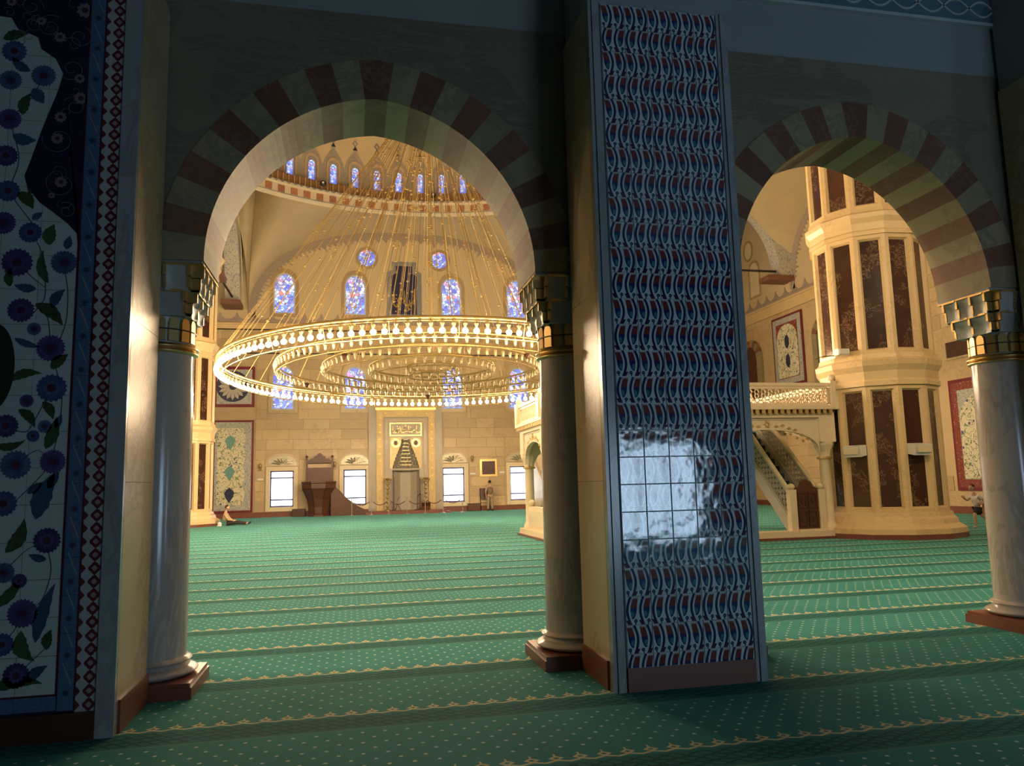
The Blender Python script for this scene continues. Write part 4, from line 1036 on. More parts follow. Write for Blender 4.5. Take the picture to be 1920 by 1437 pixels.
# gilded spandrels flanking the hood, with rosettes
for s in (-1, 1):
    poly = [(CX + s * 0.92, 2.55), (CX + s * 0.92, 4.34), (CX + s * 0.26, 4.34), (CX + s * 0.28, 3.95), (CX + s * 0.42, 3.6), (CX + s * 0.6, 3.2), (CX + s * 0.74, 2.75), (CX + s * 0.78, 2.55)]
    spd = MB().prism(poly, yq - 0.16, yq - 0.12).build('gilded_spandrel', M('spandrel_gilding', (0.56, 0.42, 0.22), 0.45, 0.4, var=0.35, scale=16, bmp=0.6), mh)
    cxr, czr = CX + s * 0.58, 4.02
    ringface([(cxr + 0.26 * math.cos(2 * PI * i / 20), czr + 0.26 * math.sin(2 * PI * i / 20)) for i in range(20)], [(cxr + 0.16 * math.cos(2 * PI * i / 20), czr + 0.16 * math.sin(2 * PI * i / 20)) for i in range(20)], yq - 0.2, yq - 0.16).build('rosette', m_gold, spd)
    MB().prism([(cxr + 0.1 * math.cos(2 * PI * i / 12), czr + 0.13 * math.sin(2 * PI * i / 12)) for i in range(12)], yq - 0.19, yq - 0.16).build('rosette_core', m_woodd, spd)
# niche shell (half faceted recess) and stalactite hood
nb = MB()
seg = [(CX - 0.78, yq - 0.1), (CX - 0.66, yq + 0.3), (CX - 0.3, yq + 0.55), (CX + 0.3, yq + 0.55), (CX + 0.66, yq + 0.3), (CX + 0.78, yq - 0.1)]
for a, b in zip(seg[:-1], seg[1:]): nb.add([(a[0], a[1], 0.05), (b[0], b[1], 0.05), (b[0], b[1], 4.25), (a[0], a[1], 4.25)], [(0, 1, 2, 3)])
nb.add([(p[0], p[1], 4.25) for p in seg], [tuple(range(6))])
nb.build('niche', m_mgrey, mh, recalc=False)
for k in range(8):
    z = 2.55 + k * 0.21; w = 0.76 - k * 0.075
    ya = yq - 0.14 + k * 0.004
    n = 7 - k // 2
    for i in range(n):
        xx = CX - w + 2 * w * (i + 0.5) / n; hw = w / n * 0.9
        MB().add([(xx - hw, ya + 0.30, z), (xx + hw, ya + 0.30, z), (xx + hw, ya + 0.42, z + 0.2), (xx - hw, ya + 0.42, z + 0.2), (xx, ya + 0.05 + 0.06 * (i % 2), z + 0.2), (xx - hw, ya + 0.12, z + 0.2), (xx + hw, ya + 0.12, z + 0.2), (xx, ya + 0.24, z)],
                 [(0, 7, 5), (7, 4, 5), (7, 1, 6), (7, 6, 4), (5, 4, 6, 2, 3), (0, 5, 3), (1, 2, 6)]).build('stalactite', m_mgrey, mh)
    MB().box(CX - w * 0.45, CX + w * 0.45, ya + 0.05, ya + 0.12, z + 0.19, z + 0.215).build('gilded_ledge', m_gold, mh)
    # stone in front that narrows the opening tier by tier
    for s in (-1, 1):
        MB().box(min(CX + s * w, CX + s * 0.79), max(CX + s * w, CX + s * 0.79), yq - 0.13, yq + 0.2, z, z + 0.21).build('hood_step', m_mgrey, mh)
MB().box(CX - 0.79, CX + 0.79, yq - 0.13, yq + 0.2, 4.23, 4.3).build('hood_cap', m_mgrey, mh)
MB().box(CX - 0.78, CX + 0.78, yq - 0.08, yq - 0.02, 2.45, 2.55).build('niche_band', m_mgrey, mh)
struct('trim_6', MB().box(CX - 2.3, CX + 2.4, 43.4, 44.98, 0, 0.10).box(CX - 2.1, CX + 2.2, 43.7, 44.98, 0.10, 0.18), m_red, 'low stepped platform in front of the prayer niche', 'step')

def candlestick(x, label):
    t = thing('candlestick', (x, 44.2, 0.18), label, 'candlestick', 'tall turned stands beside the prayer niche')
    prof = [(0.16, 0), (0.16, 0.05), (0.05, 0.12)]
    for k in range(6):
        zb = 0.14 + k * 0.25; prof += [(0.04, zb), (0.085, zb + 0.06), (0.10, zb + 0.1), (0.085, zb + 0.15), (0.04, zb + 0.21)]
    prof += [(0.03, 1.66), (0.10, 1.72), (0.12, 1.8), (0.02, 1.84)]
    MB().lathe([(0.001, 0)] + prof, x, 44.2, 14, z=0.18).build('stem', m_brass, t, smooth='auto')
    for s in (-1, 1): MB().ball((x + s * 0.17, 44.2, 1.92), 0.075, 10, 6).build('globe', m_brass, t, smooth=True)
    MB().tube([(x - 0.17, 44.2, 1.9), (x, 44.2, 1.86), (x + 0.17, 44.2, 1.9)], 0.02, 6).build('arm', m_brass, t)
candlestick(1.98, 'tall brass candle stand beside the prayer niche on the pulpit side')
candlestick(4.14, 'tall brass candle stand beside the prayer niche on the picture side')
for x, lb in ((2.34, 'thin wooden staff leaning in the prayer niche on the pulpit side'), (3.84, 'thin wooden staff in the prayer niche behind the microphone')):
    t = thing('wooden_staff', (x, 44.5, 0.18), lb, 'staff'); MB().box(x - 0.035, x + 0.035, 44.47, 44.53, 0.22, 1.95).build('shaft', m_wood, t); MB().ball((x, 44.5, 2.0), 0.06, 8, 5).build('knob', m_brass, t); MB().lathe([(0.001, 0), (0.12, 0), (0.1, 0.05), (0.001, 0.05)], x, 44.5, 10, z=0.18).build('foot', m_wood, t)
t = thing('microphone_stand', (3.62, 43.9, 0.18), 'black microphone stand in front of the prayer niche', 'microphone')
MB().lathe([(0.001, 0), (0.16, 0), (0.16, 0.03), (0.02, 0.05), (0.015, 0.75), (0.001, 0.75)], 3.62, 43.9, 12, z=0.18).build('stand', m_black, t)
MB().tube([(3.62, 43.9, 0.9), (3.66, 43.88, 1.0), (3.75, 43.82, 1.05)], 0.02, 6).build('neck', m_black, t); MB().ball((3.78, 43.8, 1.06), 0.05, 8, 5).build('head', m_black, t)
t = thing('microphone_stand', (2.5, 43.9, 0.18), 'low tripod microphone stand by the brass candle stand', 'microphone')
for k in range(3):
    a = 2 * PI * k / 3; MB().tube([(2.5, 43.9, 0.55), (2.5 + 0.22 * math.cos(a), 43.9 + 0.22 * math.sin(a), 0.19)], 0.014, 5).build('leg', m_black, t)
MB().tube([(2.5, 43.9, 0.52), (2.52, 43.88, 0.8), (2.62, 43.8, 0.92)], 0.014, 5).build('boom', m_black, t)
t = thing('wooden_lectern', (4.1, 43.85, 0.18), 'low folding wooden book rest by the prayer niche', 'book rest')
MB().add([(3.85, 43.7, 0.2), (4.35, 43.7, 0.2), (4.35, 44.0, 0.58), (3.85, 44.0, 0.58), (3.85, 43.73, 0.18), (4.35, 43.73, 0.18), (4.35, 44.03, 0.56), (3.85, 44.03, 0.56)], [(0, 1, 2, 3), (4, 7, 6, 5), (0, 4, 5, 1), (1, 5, 6, 2), (2, 6, 7, 3), (3, 7, 4, 0)]).build('board', m_wood, t)
MB().add([(3.85, 44.0, 0.2), (4.35, 44.0, 0.2), (4.35, 43.7, 0.58), (3.85, 43.7, 0.58), (3.85, 44.03, 0.2), (4.35, 44.03, 0.2), (4.35, 43.73, 0.6), (3.85, 43.73, 0.6)], [(0, 1, 2, 3), (4, 7, 6, 5), (0, 4, 5, 1), (1, 5, 6, 2), (2, 6, 7, 3), (3, 7, 4, 0)]).build('board', m_wood, t)
posts = [0.0, 1.05, 2.0, 3.0, 4.0, 5.0, 6.1]
PLAB = ('at the foot of the pulpit stair', 'before the window next to the pulpit stair', 'before the brass candle stand on the pulpit side', 'before the middle of the prayer niche', 'before the low wooden book rest', 'at the picture side end of the niche platform', 'before the window next to the framed picture')
for k, x in enumerate(posts):
    t = thing('rope_post', (x, 43.2, 0), 'slim steel barrier post ' + PLAB[k], 'barrier post', 'barrier posts before the prayer niche')
    MB().lathe([(0.001, 0), (0.15, 0), (0.15, 0.02), (0.03, 0.05), (0.02, 0.08), (0.02, 0.86), (0.001, 0.86)], x, 43.2, 12).build('stem', m_grey, t); MB().ball((x, 43.2, 0.88), 0.035, 8, 5).build('finial', m_brass, t)
RLAB = ('next to the pulpit stair', 'from the window to the first candle stand', 'from the first candle stand to the niche middle', 'from the niche middle to the book rest', 'from the book rest to the platform end', 'past the platform end before the window by the picture')
for kk_, (a, b) in enumerate(zip(posts[:-1], posts[1:])):
    pts = [(a + (b - a) * i / 10 + 0.0, 43.2, 0.80 - 0.26 * math.sin(PI * i / 10)) for i in range(1, 10)]
    tag(MB().tube(pts, 0.022, 6).build('barrier_rope', m_rope, smooth=True), 'sagging dark barrier rope ' + RLAB[kk_], 'rope', 'barrier ropes before the prayer niche')

# ------------------------------------------------------------------ wooden pulpit
kx, ky = -1.78, 44.25
kp = thing('wooden_pulpit', (kx, ky, 0), 'carved walnut preaching pulpit with crested back panel and stair', 'pulpit')
def polybox(prof, n=8, rot=PI / 8, cx=kx, cy=ky): return MB().lathe(prof, cx, cy, n, a0=rot, a1=rot + 2 * PI)
polybox([(0.001, 0), (0.62, 0), (0.62, 0.1), (0.55, 0.14), (0.56, 0.5), (0.66, 0.95), (0.86, 1.35), (0.95, 1.5), (0.001, 1.5)]).build('body', m_wood, kp)
polybox([(0.88, 1.5), (0.98, 1.52), (0.98, 1.78), (1.02, 1.82), (1.02, 1.9), (0.90, 1.9), (0.90, 1.5)]).build('parapet', m_wood, kp)
for k in range(8):
    a = PI / 8 + 2 * PI * k / 8
    MB().tube([(kx + r * math.cos(a), ky + r * math.sin(a), z) for r, z in ((0.56, 0.14), (0.58, 0.5), (0.68, 0.95), (0.88, 1.35), (0.97, 1.5))], 0.025, 5).build('rib', m_woodd, kp)
for s in (-1, 1):
    MB().box(kx + s * 0.70 - 0.05, kx + s * 0.70 + 0.05, ky + 0.35, ky + 0.45, 1.9, 3.25).build('post', m_wood, kp); MB().ball((kx + s * 0.70, ky + 0.40, 3.30), 0.075, 8, 5).build('post_finial', m_wood, kp)
bp = MB().box(kx - 0.64, kx + 0.64, ky + 0.38, ky + 0.43, 1.9, 2.62).build('back_panel', m_wood, kp)
MB().box(kx - 0.66, kx + 0.66, ky + 0.37, ky + 0.44, 2.95, 3.04).build('top_rail', m_wood, kp)
MB().box(kx - 0.66, kx + 0.66, ky + 0.37, ky + 0.44, 2.62, 2.68).build('rail', m_wood, kp)
cr = [(-0.66, 3.04), (0.66, 3.04), (0.6, 3.1), (0.45, 3.2), (0.38, 3.18), (0.28, 3.32), (0.18, 3.34), (0.1, 3.46), (0, 3.5), (-0.1, 3.46), (-0.18, 3.34), (-0.28, 3.32), (-0.38, 3.18), (-0.45, 3.2), (-0.6, 3.1)]
MB().prism([(kx + a, b) for a, b in cr], ky + 0.38, ky + 0.43).build('crest', m_wood, kp)
for s_y, w in ((ky - 0.38, 0.06), (ky + 0.38, 0.06)):
    st = [(kx + 0.7, 0.0), (kx + 2.55, 0.0), (kx + 2.55, 0.25), (kx + 2.2, 0.42), (kx + 1.5, 0.85), (kx + 1.1, 1.2), (kx + 0.85, 1.5), (kx + 0.72, 1.5), (kx + 0.85, 1.0), (kx + 1.2, 0.62), (kx + 1.0, 0.55), (kx + 0.7, 0.5)]
    st = [(kx + 0.65, 0.0), (kx + 2.55, 0.0), (kx + 2.5, 0.28), (kx + 2.1, 0.5), (kx + 1.5, 0.95), (kx + 1.1, 1.4), (kx + 0.85, 1.62), (kx + 0.65, 1.3)]
    MB().prism(st, s_y, s_y + w).build('stair_side', m_wood, kp)
for k in range(6):
    x = kx + 2.3 - k * 0.27; MB().box(x - 0.27, x, ky - 0.32, ky + 0.38, 0.2 + k * 0.2, 0.24 + k * 0.2).build('step', m_woodd, kp)
t = tag(MB().cbox(kx - 1.45, kx - 0.75, 44.35, 44.85, 0.0, 0.42, 0.02).build('wooden_chest', m_woodd), 'low dark wooden chest between the low window and the pulpit', 'chest')
t = thing('wooden_box', (6.95, 44.6, 0), 'low brown wooden box standing beside the person under the picture', 'box')
MB().box(6.62, 7.28, 44.42, 44.84, 0.05, 0.40).build('body', m_wood, t); MB().box(6.6, 7.3, 44.4, 44.86, 0.40, 0.44).build('lid', m_wood, t); MB().box(6.64, 7.26, 44.44, 44.82, 0, 0.05).build('foot', m_woodd, t)
t = thing('folding_chair_stack', (7.55, 44.6, 0), 'dark folded stand leaning at the wall beside the person', 'stand')
for dx in (0, 0.55): MB().tube([(7.35 + dx, 44.5, 0.02), (7.36 + dx, 44.8, 1.28)], 0.025, 5).build('leg', m_black, t)
MB().add([(7.36, 44.70, 0.7), (7.92, 44.70, 0.7), (7.92, 44.82, 1.3), (7.36, 44.82, 1.3), (7.36, 44.74, 0.7), (7.92, 44.74, 0.7), (7.92, 44.86, 1.3), (7.36, 44.86, 1.3)], [(0, 1, 2, 3), (4, 7, 6, 5), (0, 4, 5, 1), (1, 5, 6, 2), (2, 6, 7, 3), (3, 7, 4, 0)]).build('back', m_woodd, t)
MB().tube([(7.35, 44.6, 0.45), (7.9, 44.6, 0.45)], 0.02, 5).build('rail', m_black, t)
t = thing('framed_picture', (7.92, Y1 - 0.05, 1.98), 'square dark picture in a gold frame above the standing person', 'picture')
ringface([(7.40, 1.98), (8.44, 1.98), (8.44, 3.0), (7.40, 3.0)], [(7.53, 2.10), (8.31, 2.10), (8.31, 2.88), (7.53, 2.88)], Y1 - 0.11, Y1 - 0.03).build('frame', m_gold, t)
MB().box(7.52, 8.32, Y1 - 0.06, Y1 - 0.03, 2.09, 2.89).build('canvas', M('dark_red_canvas', (0.10, 0.035, 0.03), 0.4, var=0.4, scale=6), t)
for x, z, lb in ((-5.0, 2.6, 'small brass wall light between the tile panel and the first low window'), (-0.95, 2.65, 'small brass wall light beside the pulpit back panel'), (6.95, 2.85, 'small brass wall light beside the framed picture')):
    t = thing('wall_light', (x, Y1 - 0.03, z), lb, 'wall light')
    MB().lathe([(0.001, 0), (0.09, 0.02), (0.09, 0.05), (0.001, 0.07)], x, Y1 - 0.15, 10, z=z).build('cup', m_brass, t); MB().box(x - 0.04, x + 0.04, Y1 - 0.16, Y1 - 0.03, z + 0.08, z + 0.13).build('arm', m_brass, t)
    MB().lathe([(0.001, 0), (0.07, 0.03), (0.1, 0.22), (0.05, 0.3), (0.001, 0.3)], x, Y1 - 0.15, 10, z=z + 0.07).build('shade', m_glass_cup, t, smooth=True)
for x, z, lb in ((-5.0, 2.02, 'small white wall vent beside the first low window'), (6.98, 2.1, 'small white wall vent below the wall light near the picture'), (8.75, 2.15, 'small white label plate beside the framed picture')):
    tag(MB().cbox(x - 0.16, x + 0.16, Y1 - 0.07, Y1 - 0.03, z, z + 0.12, 0.015).build('wall_plate', m_white), lb, 'wall plate')

# minbar behind the lodge -----------------------------------------------------------
mn = thing('marble_minbar', (10.9, 43.0, 0), 'pale marble stepped minbar standing against the far wall behind the lodge', 'minbar')
MB().prism([(39.6, 0), (44.9, 0), (44.9, 3.2), (44.0, 3.2), (39.6, 0.5)], 10.3, 10.45, 'x').build('side_wall', m_cream, mn); MB().prism([(39.6, 0), (44.9, 0), (44.9, 3.2), (44.0, 3.2), (39.6, 0.5)], 11.4, 11.55, 'x').build('side_wall', m_cream, mn)
for k in range(11): MB().box(10.45, 11.4, 39.7 + k * 0.4, 44.9, 0.2 + k * 0.27, 0.27 + 0.2 + k * 0.27).build('step', m_cream, mn)
for xx in (10.38, 11.47):
    for yy in (44.05, 44.8): MB().lathe([(0.001, 0), (0.1, 0), (0.08, 0.1), (0.08, 1.9), (0.12, 2.05), (0.001, 2.05)], xx, yy, 12, z=3.2).build('post', m_cream, mn)
MB().box(10.2, 11.65, 43.9, 44.92, 5.25, 5.5).build('canopy', m_cream, mn)
MB().lathe([(0.6, 0), (0.62, 0.5), (0.3, 1.0), (0.06, 2.0), (0.001, 2.3)], 10.92, 44.4, 8, z=5.5).build('spire', m_cream, mn)
for yy in (40.2, 40.9, 41.6): MB().prism(pointed(0.18, 0.25, 0.8 + (yy - 40.2) * 0.4, 1.0 + (yy - 40.2) * 0.4, 6, yy), 10.285, 10.30, 'x').build('arch_panel', m_beige, mn)
for xx in (10.36, 11.49): MB().box(xx - 0.09, xx + 0.09, 39.4, 39.6, 0, 2.6).build('door_post', m_cream, mn)
MB().box(10.2, 11.65, 39.35, 39.65, 2.6, 3.0).build('door_lintel', m_cream, mn)

# ------------------------------------------------------------------ faceted pillars
TIERS = ((0.62, 3.72), (4.52, 7.55), (8.25, 11.2))
def octpillar(cx, cy, label):
    t = thing('faceted_pillar', (cx, cy, 0), label, 'pillar', 'faceted pillars under the dome')
    R8 = PI / 12; TW_ = math.radians(-4)
    def oct_(prof, nm, mt, par=t): return MB().lathe(prof, cx, cy, 12, a0=R8 + TW_, a1=R8 + TW_ + 2 * PI).build(nm, mt, par)
    rc_ = 1.40                                     # circumradius of the shaft faces
    oct_([(0.001, 0), (1.76, 0), (1.76, 0.12), (0.001, 0.12)], 'skirting', m_red)
    oct_([(0.001, 0.12), (1.74, 0.12), (1.74, 0.24), (1.66, 0.30), (1.58, 0.34), (1.55, 0.46), (1.48, 0.52), (1.46, 0.62), (0.001, 0.62)], 'base', m_pillar)
    oct_([(0.001, 0.62), (rc_ - 0.10, 0.62), (rc_ - 0.10, 12.2), (0.001, 12.2)], 'core', m_pillar)
    for z0, z1 in ((3.72, 4.52), (7.55, 8.25), (11.2, 11.9)):
        h = z1 - z0
        oct_([(rc_ - 0.1, z0), (rc_ + 0.06, z0), (rc_ + 0.06, z0 + 0.14 * h), (rc_ + 0.02, z0 + 0.2 * h), (rc_ + 0.04, z0 + 0.45 * h), (rc_ + 0.12, z0 + 0.62 * h), (rc_ + 0.14, z0 + 0.78 * h), (rc_ + 0.05, z0 + 0.86 * h), (rc_ + 0.03, z1), (rc_ - 0.1, z1)], 'cornice', m_pillar)
    oct_([(0.001, 11.9), (1.5, 11.9), (1.7, 12.2), (0.001, 12.2)], 'cap', m_pillar)
    ap = (rc_ - 0.10) * math.cos(R8); side = 2 * rc_ * math.sin(R8)
    for z0, z1 in TIERS:
        h = z1 - z0; e = 0.145; q = side / 2 - e
        pm = MB().box(-q, q, -0.02, 0.0, e * 0.95, h - e * 0.95)
        pme, _ = pm.mesh('dark_panel', m_dark, org=(0, 0, 0))
        fo_ = [(-side / 2, 0), (side / 2, 0), (side / 2, h), (-side / 2, h)]; fi_ = [(-q, e * 0.95), (q, e * 0.95), (q, h - e * 0.95), (-q, h - e * 0.95)]
        fi2 = [(-q - 0.045, e * 0.95 - 0.045), (q + 0.06, e * 0.95 - 0.045), (q + 0.06, h - e * 0.95 + 0.045), (-q - 0.045, h - e * 0.95 + 0.045)]
        dz = 0.10 * math.cos(R8)
        fr = ringface(fo_, fi2, -dz, 0)
        fr2 = MB()
        vs = [(p[0], -dz, p[1]) for p in fi2] + [(p[0], -0.02, p[1]) for p in fi_]
        fr.add(vs, [(i, (i + 1) % 4, 4 + (i + 1) % 4, 4 + i) for i in range(4)])
        fme, _ = fr.mesh('panel_frame', m_pillar, org=(0, 0, 0), recalc=False)
        for k in range(12):
            a = k * PI / 6 + TW_
            px, py = cx + ap * math.cos(a), cy + ap * math.sin(a)
            place('panel_frame', fme, (px, py, z0), t, a + PI / 2)
            place('dark_panel', pme, (px, py, z0), t, a + PI / 2)
    return t
octpillar(*PILL[0], 'faceted cream pillar with dark marble panels next to the raised lodge')
octpillar(*PILL[1], 'faceted cream pillar with dark marble panels where the seated person leans')
octpillar(*PILL[2], 'faceted cream pillar with dark marble panels near the minbar')
octpillar(*PILL[3], 'faceted cream pillar with dark marble panels behind the floral pier')
def speaker(ang, z, label, c=PILL[0]):
    ca, sa = math.cos(ang), math.sin(ang); R = 1.40 * math.cos(PI / 12)
    loc = (c[0] + R * ca, c[1] + R * sa, z)
    t = thing('loudspeaker', loc, label, 'loudspeaker', 'white loudspeakers on the faceted pillar')
    mb = MB().add([(-0.22, -0.20, -0.04), (0.22, -0.20, -0.04), (0.26, 0, 0), (-0.26, 0, 0), (-0.22, -0.26, 0.22), (0.22, -0.26, 0.22), (0.26, 0, 0.26), (-0.26, 0, 0.26)], [(0, 1, 2, 3), (4, 7, 6, 5), (0, 4, 5, 1), (1, 5, 6, 2), (2, 6, 7, 3), (3, 7, 4, 0)])
    for o, nm, mt, q in ((mb, 'cabinet', m_white, 0), (MB().box(-0.18, 0.18, -0.262, -0.25, 0.03, 0.19), 'grille', m_cream, 1), (MB().box(-0.05, 0.05, -0.02, 0.03, 0.05, 0.2), 'bracket', m_black, 2)):
        me, _ = o.mesh(nm, mt, org=(0, 0, 0)); place(nm, me, loc, t, ang + PI / 2)
speaker(math.radians(206), 2.02, 'white wall loudspeaker on the pillar facet nearest the lodge gate')
speaker(math.radians(266), 2.02, 'white wall loudspeaker on the pillar facet turned to the arcade columns')
t = thing('floodlight', (12.0, 16.55, 4.40), 'small white floodlight lying on the lower ledge of the faceted pillar', 'lamp')
pf = Vector((PILL[0][0] - 1.42, PILL[0][1] - 0.62, 4.54)); t.location = pf; WL[t.name] = pf
MB().cbox(pf.x - 0.16, pf.x + 0.16, pf.y - 0.12, pf.y + 0.08, pf.z, pf.z + 0.16, 0.03).build('housing', m_white, t); MB().box(pf.x - 0.03, pf.x + 0.03, pf.y + 0.08, pf.y + 0.14, pf.z, pf.z + 0.1).build('bracket', m_black, t)
MB().tube([(pf.x, pf.y + 0.1, pf.z + 0.02), (pf.x - 0.3, pf.y + 0.35, pf.z + 0.03), (pf.x - 0.28, pf.y + 0.7, pf.z + 0.02)], 0.012, 5).build('cable', m_black, t)

# ------------------------------------------------------------------ raised lodge (muezzin's platform)
LX0, LX1, LY0, LY1 = 5.05, 12.05, 17.40, 23.0
lg = thing('raised_lodge', ((LX0 + LX1) / 2, (LY0 + LY1) / 2, 0), 'carved cream marble raised lodge with pierced railing, arches and stair', 'lodge')
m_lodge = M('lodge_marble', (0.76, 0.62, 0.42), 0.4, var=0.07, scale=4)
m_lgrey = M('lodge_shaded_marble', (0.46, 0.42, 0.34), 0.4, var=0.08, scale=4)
MB().box(LX0 - 0.12, LX1 + 0.1, LY0 - 0.12, LY0 + 0.55, 0, 0.06).box(LX0 - 0.12, LX0 + 0.55, LY0 + 0.55, LY1 + 0.12, 0, 0.06).build('skirting', m_red, lg)
MB().box(LX0 - 0.06, LX1 + 0.06, LY0 - 0.06, LY0 + 0.5, 0.06, 0.20).box(LX0 - 0.06, LX0 + 0.5, LY0 + 0.5, LY1 + 0.06, 0.06, 0.20).build('base', m_lodge, lg)
MB().box(LX0, 10.72, LY0, LY1, 3.02, 3.14).box(11.74, LX1, LY0, LY1, 3.02, 3.14).box(10.72, 11.74, LY0, 18.6, 3.02, 3.14).box(10.72, 11.74, 20.9, LY1, 3.02, 3.14).build('platform', m_lodge, lg)
MB().box(LX0 - 0.12, 10.72, LY0 - 0.12, LY1 + 0.12, 3.22, 3.30).box(11.74, LX1 + 0.12, LY0 - 0.12, LY1 + 0.12, 3.22, 3.30).box(10.72, 11.74, LY0 - 0.12, 18.6, 3.22, 3.30).box(10.72, 11.74, 20.9, LY1 + 0.12, 3.22, 3.30).build('ledge', m_lodge, lg)
MB().box(LX0 - 0.02, 10.72, LY0 - 0.02, LY1 + 0.02, 3.14, 3.22).box(11.74, LX1 + 0.02, LY0 - 0.02, LY1 + 0.02, 3.14, 3.22).box(10.72, 11.74, LY0 - 0.02, 18.6, 3.14, 3.22).box(10.72, 11.74, 20.9, LY1 + 0.02, 3.14, 3.22).build('frieze', m_wood, lg)
dn, _ = MB().box(-0.05, 0.05, -0.05, 0.05, 0, 0.12).mesh('dentil', m_gold, org=(0, 0, 0))
x = LX0 + 0.05
while x < LX1: place('dentil', dn, (x, LY0 - 0.05, 3.12), lg); x += 0.17
y = LY0 + 0.12
while y < LY1: place('dentil', dn, (LX0 - 0.05, y, 3.12), lg); y += 0.17
CORN8 = [(LX0 + 0.22, LY0 + 0.22), (LX1 - 0.22, LY0 + 0.22), (LX0 + 0.22, LY1 - 0.22), (LX1 - 0.22, LY1 - 0.22), (8.55, LY0 + 0.22), (LX0 + 0.22, 20.2), (8.55, LY1 - 0.22)]
for x, y in CORN8:
    MB().lathe([(0.001, 0.2), (0.2, 0.2), (0.2, 0.3), (0.16, 0.36), (0.14, 0.42), (0.135, 1.95), (0.16, 2.0), (0.001, 2.0)], x, y, 16).build('column', m_lodge, lg, smooth='auto')
    MB().lathe([(0.13, 1.96), (0.19, 1.98), (0.19, 2.02), (0.13, 2.04)], x, y, 16).build('gilded_ring', m_gold, lg)
    MB().lathe([(0.001, 2.03), (0.15, 2.03), (0.17, 2.15), (0.25, 2.32), (0.26, 2.4), (0.001, 2.4)], x, y, 8, a0=PI / 8, a1=PI / 8 + 2 * PI).build('capital', m_lodge, lg)
    MB().box(x - 0.22, x + 0.22, y - 0.22, y + 0.22, 2.4, 3.02).build('impost', m_lodge, lg)
def spandrel(a, b, fixed, axis, z0=2.1, zc=2.72):
    """arched screen between two imposts"""
    n = 20; cm = (a + b) / 2; w = (b - a) / 2; pl = []
    for i in range(n + 1):
        q = PI * i / n; pl.append((cm - w * math.cos(q), z0 + (zc - z0) * math.sin(q) ** 0.75))
    poly = [(a, 3.02)] + pl + [(b, 3.02)]
    mb = MB()
    for p, q in zip(pl[:-1], pl[1:]):
        for d in (fixed, fixed + 0.12): 
            v = [(p[0], d, p[1]), (q[0], d, q[1]), (q[0], d, 3.02), (p[0], d, 3.02)]
            if axis == 'x': v = [(k[1], k[0], k[2]) for k in v]
            mb.add(v, [(0, 1, 2, 3)])
        v = [(p[0], fixed, p[1]), (q[0], fixed, q[1]), (q[0], fixed + 0.12, q[1]), (p[0], fixed + 0.12, p[1])]
        if axis == 'x': v = [(k[1], k[0], k[2]) for k in v]
        mb.add(v, [(0, 1, 2, 3)])
    sp_ = mb.build('arch_screen', m_lodge, lg, recalc=False)
    # gilded raised frame and rosette on the outer face
    f = fixed - 0.015
    def place2(mb2, nm, mt):
        if axis == 'x': mb2.v = [(k[1], k[0], k[2]) for k in mb2.v]
        mb2.build(nm, mt, sp_)
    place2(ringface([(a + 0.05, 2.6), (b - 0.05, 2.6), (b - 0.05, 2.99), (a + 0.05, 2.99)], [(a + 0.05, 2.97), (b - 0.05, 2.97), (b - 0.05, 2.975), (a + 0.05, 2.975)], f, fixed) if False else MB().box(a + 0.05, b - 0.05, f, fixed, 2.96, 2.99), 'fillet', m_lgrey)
    place2(ringface([(cm + 0.10 * p, 2.86 + 0.10 * q) for p, q in star(6, 0.6, 1.0)], [(cm + 0.05 * p, 2.86 + 0.05 * q) for p, q in star(6, 0.6, 1.0)], f - 0.01, fixed), 'rosette', m_gold)
    for s in (-1, 1):
        for k in range(6):
            u = cm + s * (0.25 + k * w * 0.12); z = 2.80 - k * k * 0.014 + 0.03 * (k % 2)
            place2(MB().prism([(u - 0.07, z), (u, z - 0.035), (u + 0.07, z), (u, z + 0.045)], f, fixed), 'leaf_relief', m_gold)
spandrel(8.75, LX1 - 0.44, LY0 + 0.05, 'y'); spandrel(LX0 + 0.44, 8.35, LY0 + 0.05, 'y')
spandrel(20.4, LY1 - 0.44, LX0 + 0.05, 'x'); spandrel(LY0 + 0.44, 20.0, LX0 + 0.05, 'x')
spandrel(LY0 + 0.44, LY1 - 0.44, LX1 - 0.2, 'x'); spandrel(LX0 + 0.44, 8.35, LY1 - 0.2, 'y'); spandrel(8.75, LX1 - 0.44, LY1 - 0.2, 'y')
def lattice(L, H, step, r=0.017):
    """pierced star lattice strip L x H in local x,z"""
    mb = MB(); n = max(1, int(round(L / step))); m_ = max(1, int(round(H / step))); sx, sz = L / n, H / m_
    for i in range(n):
        for j in range(m_):
            cx_, cz_ = (i + 0.5) * sx, (j + 0.5) * sz
            pts = [(cx_ + sx * 0.30 * math.cos(PI * k / 3), 0, cz_ + sz * 0.30 * math.sin(PI * k / 3)) for k in range(6)]
            mb.tube(pts, r, 4, True)
            for k in range(6):
                a = PI * k / 3; e = 0.56 if k % 3 == 0 else 0.60
                mb.tube([pts[k], (cx_ + sx * e * math.cos(a), 0, cz_ + sz * e * math.sin(a))], r, 4, caps=False)
    for z in (0, H): mb.box(0, L, -0.03, 0.03, z - 0.03, z + 0.03)
    for x_ in (0, L): mb.box(x_ - 0.03, x_ + 0.03, -0.03, 0.03, 0, H)
    return mb
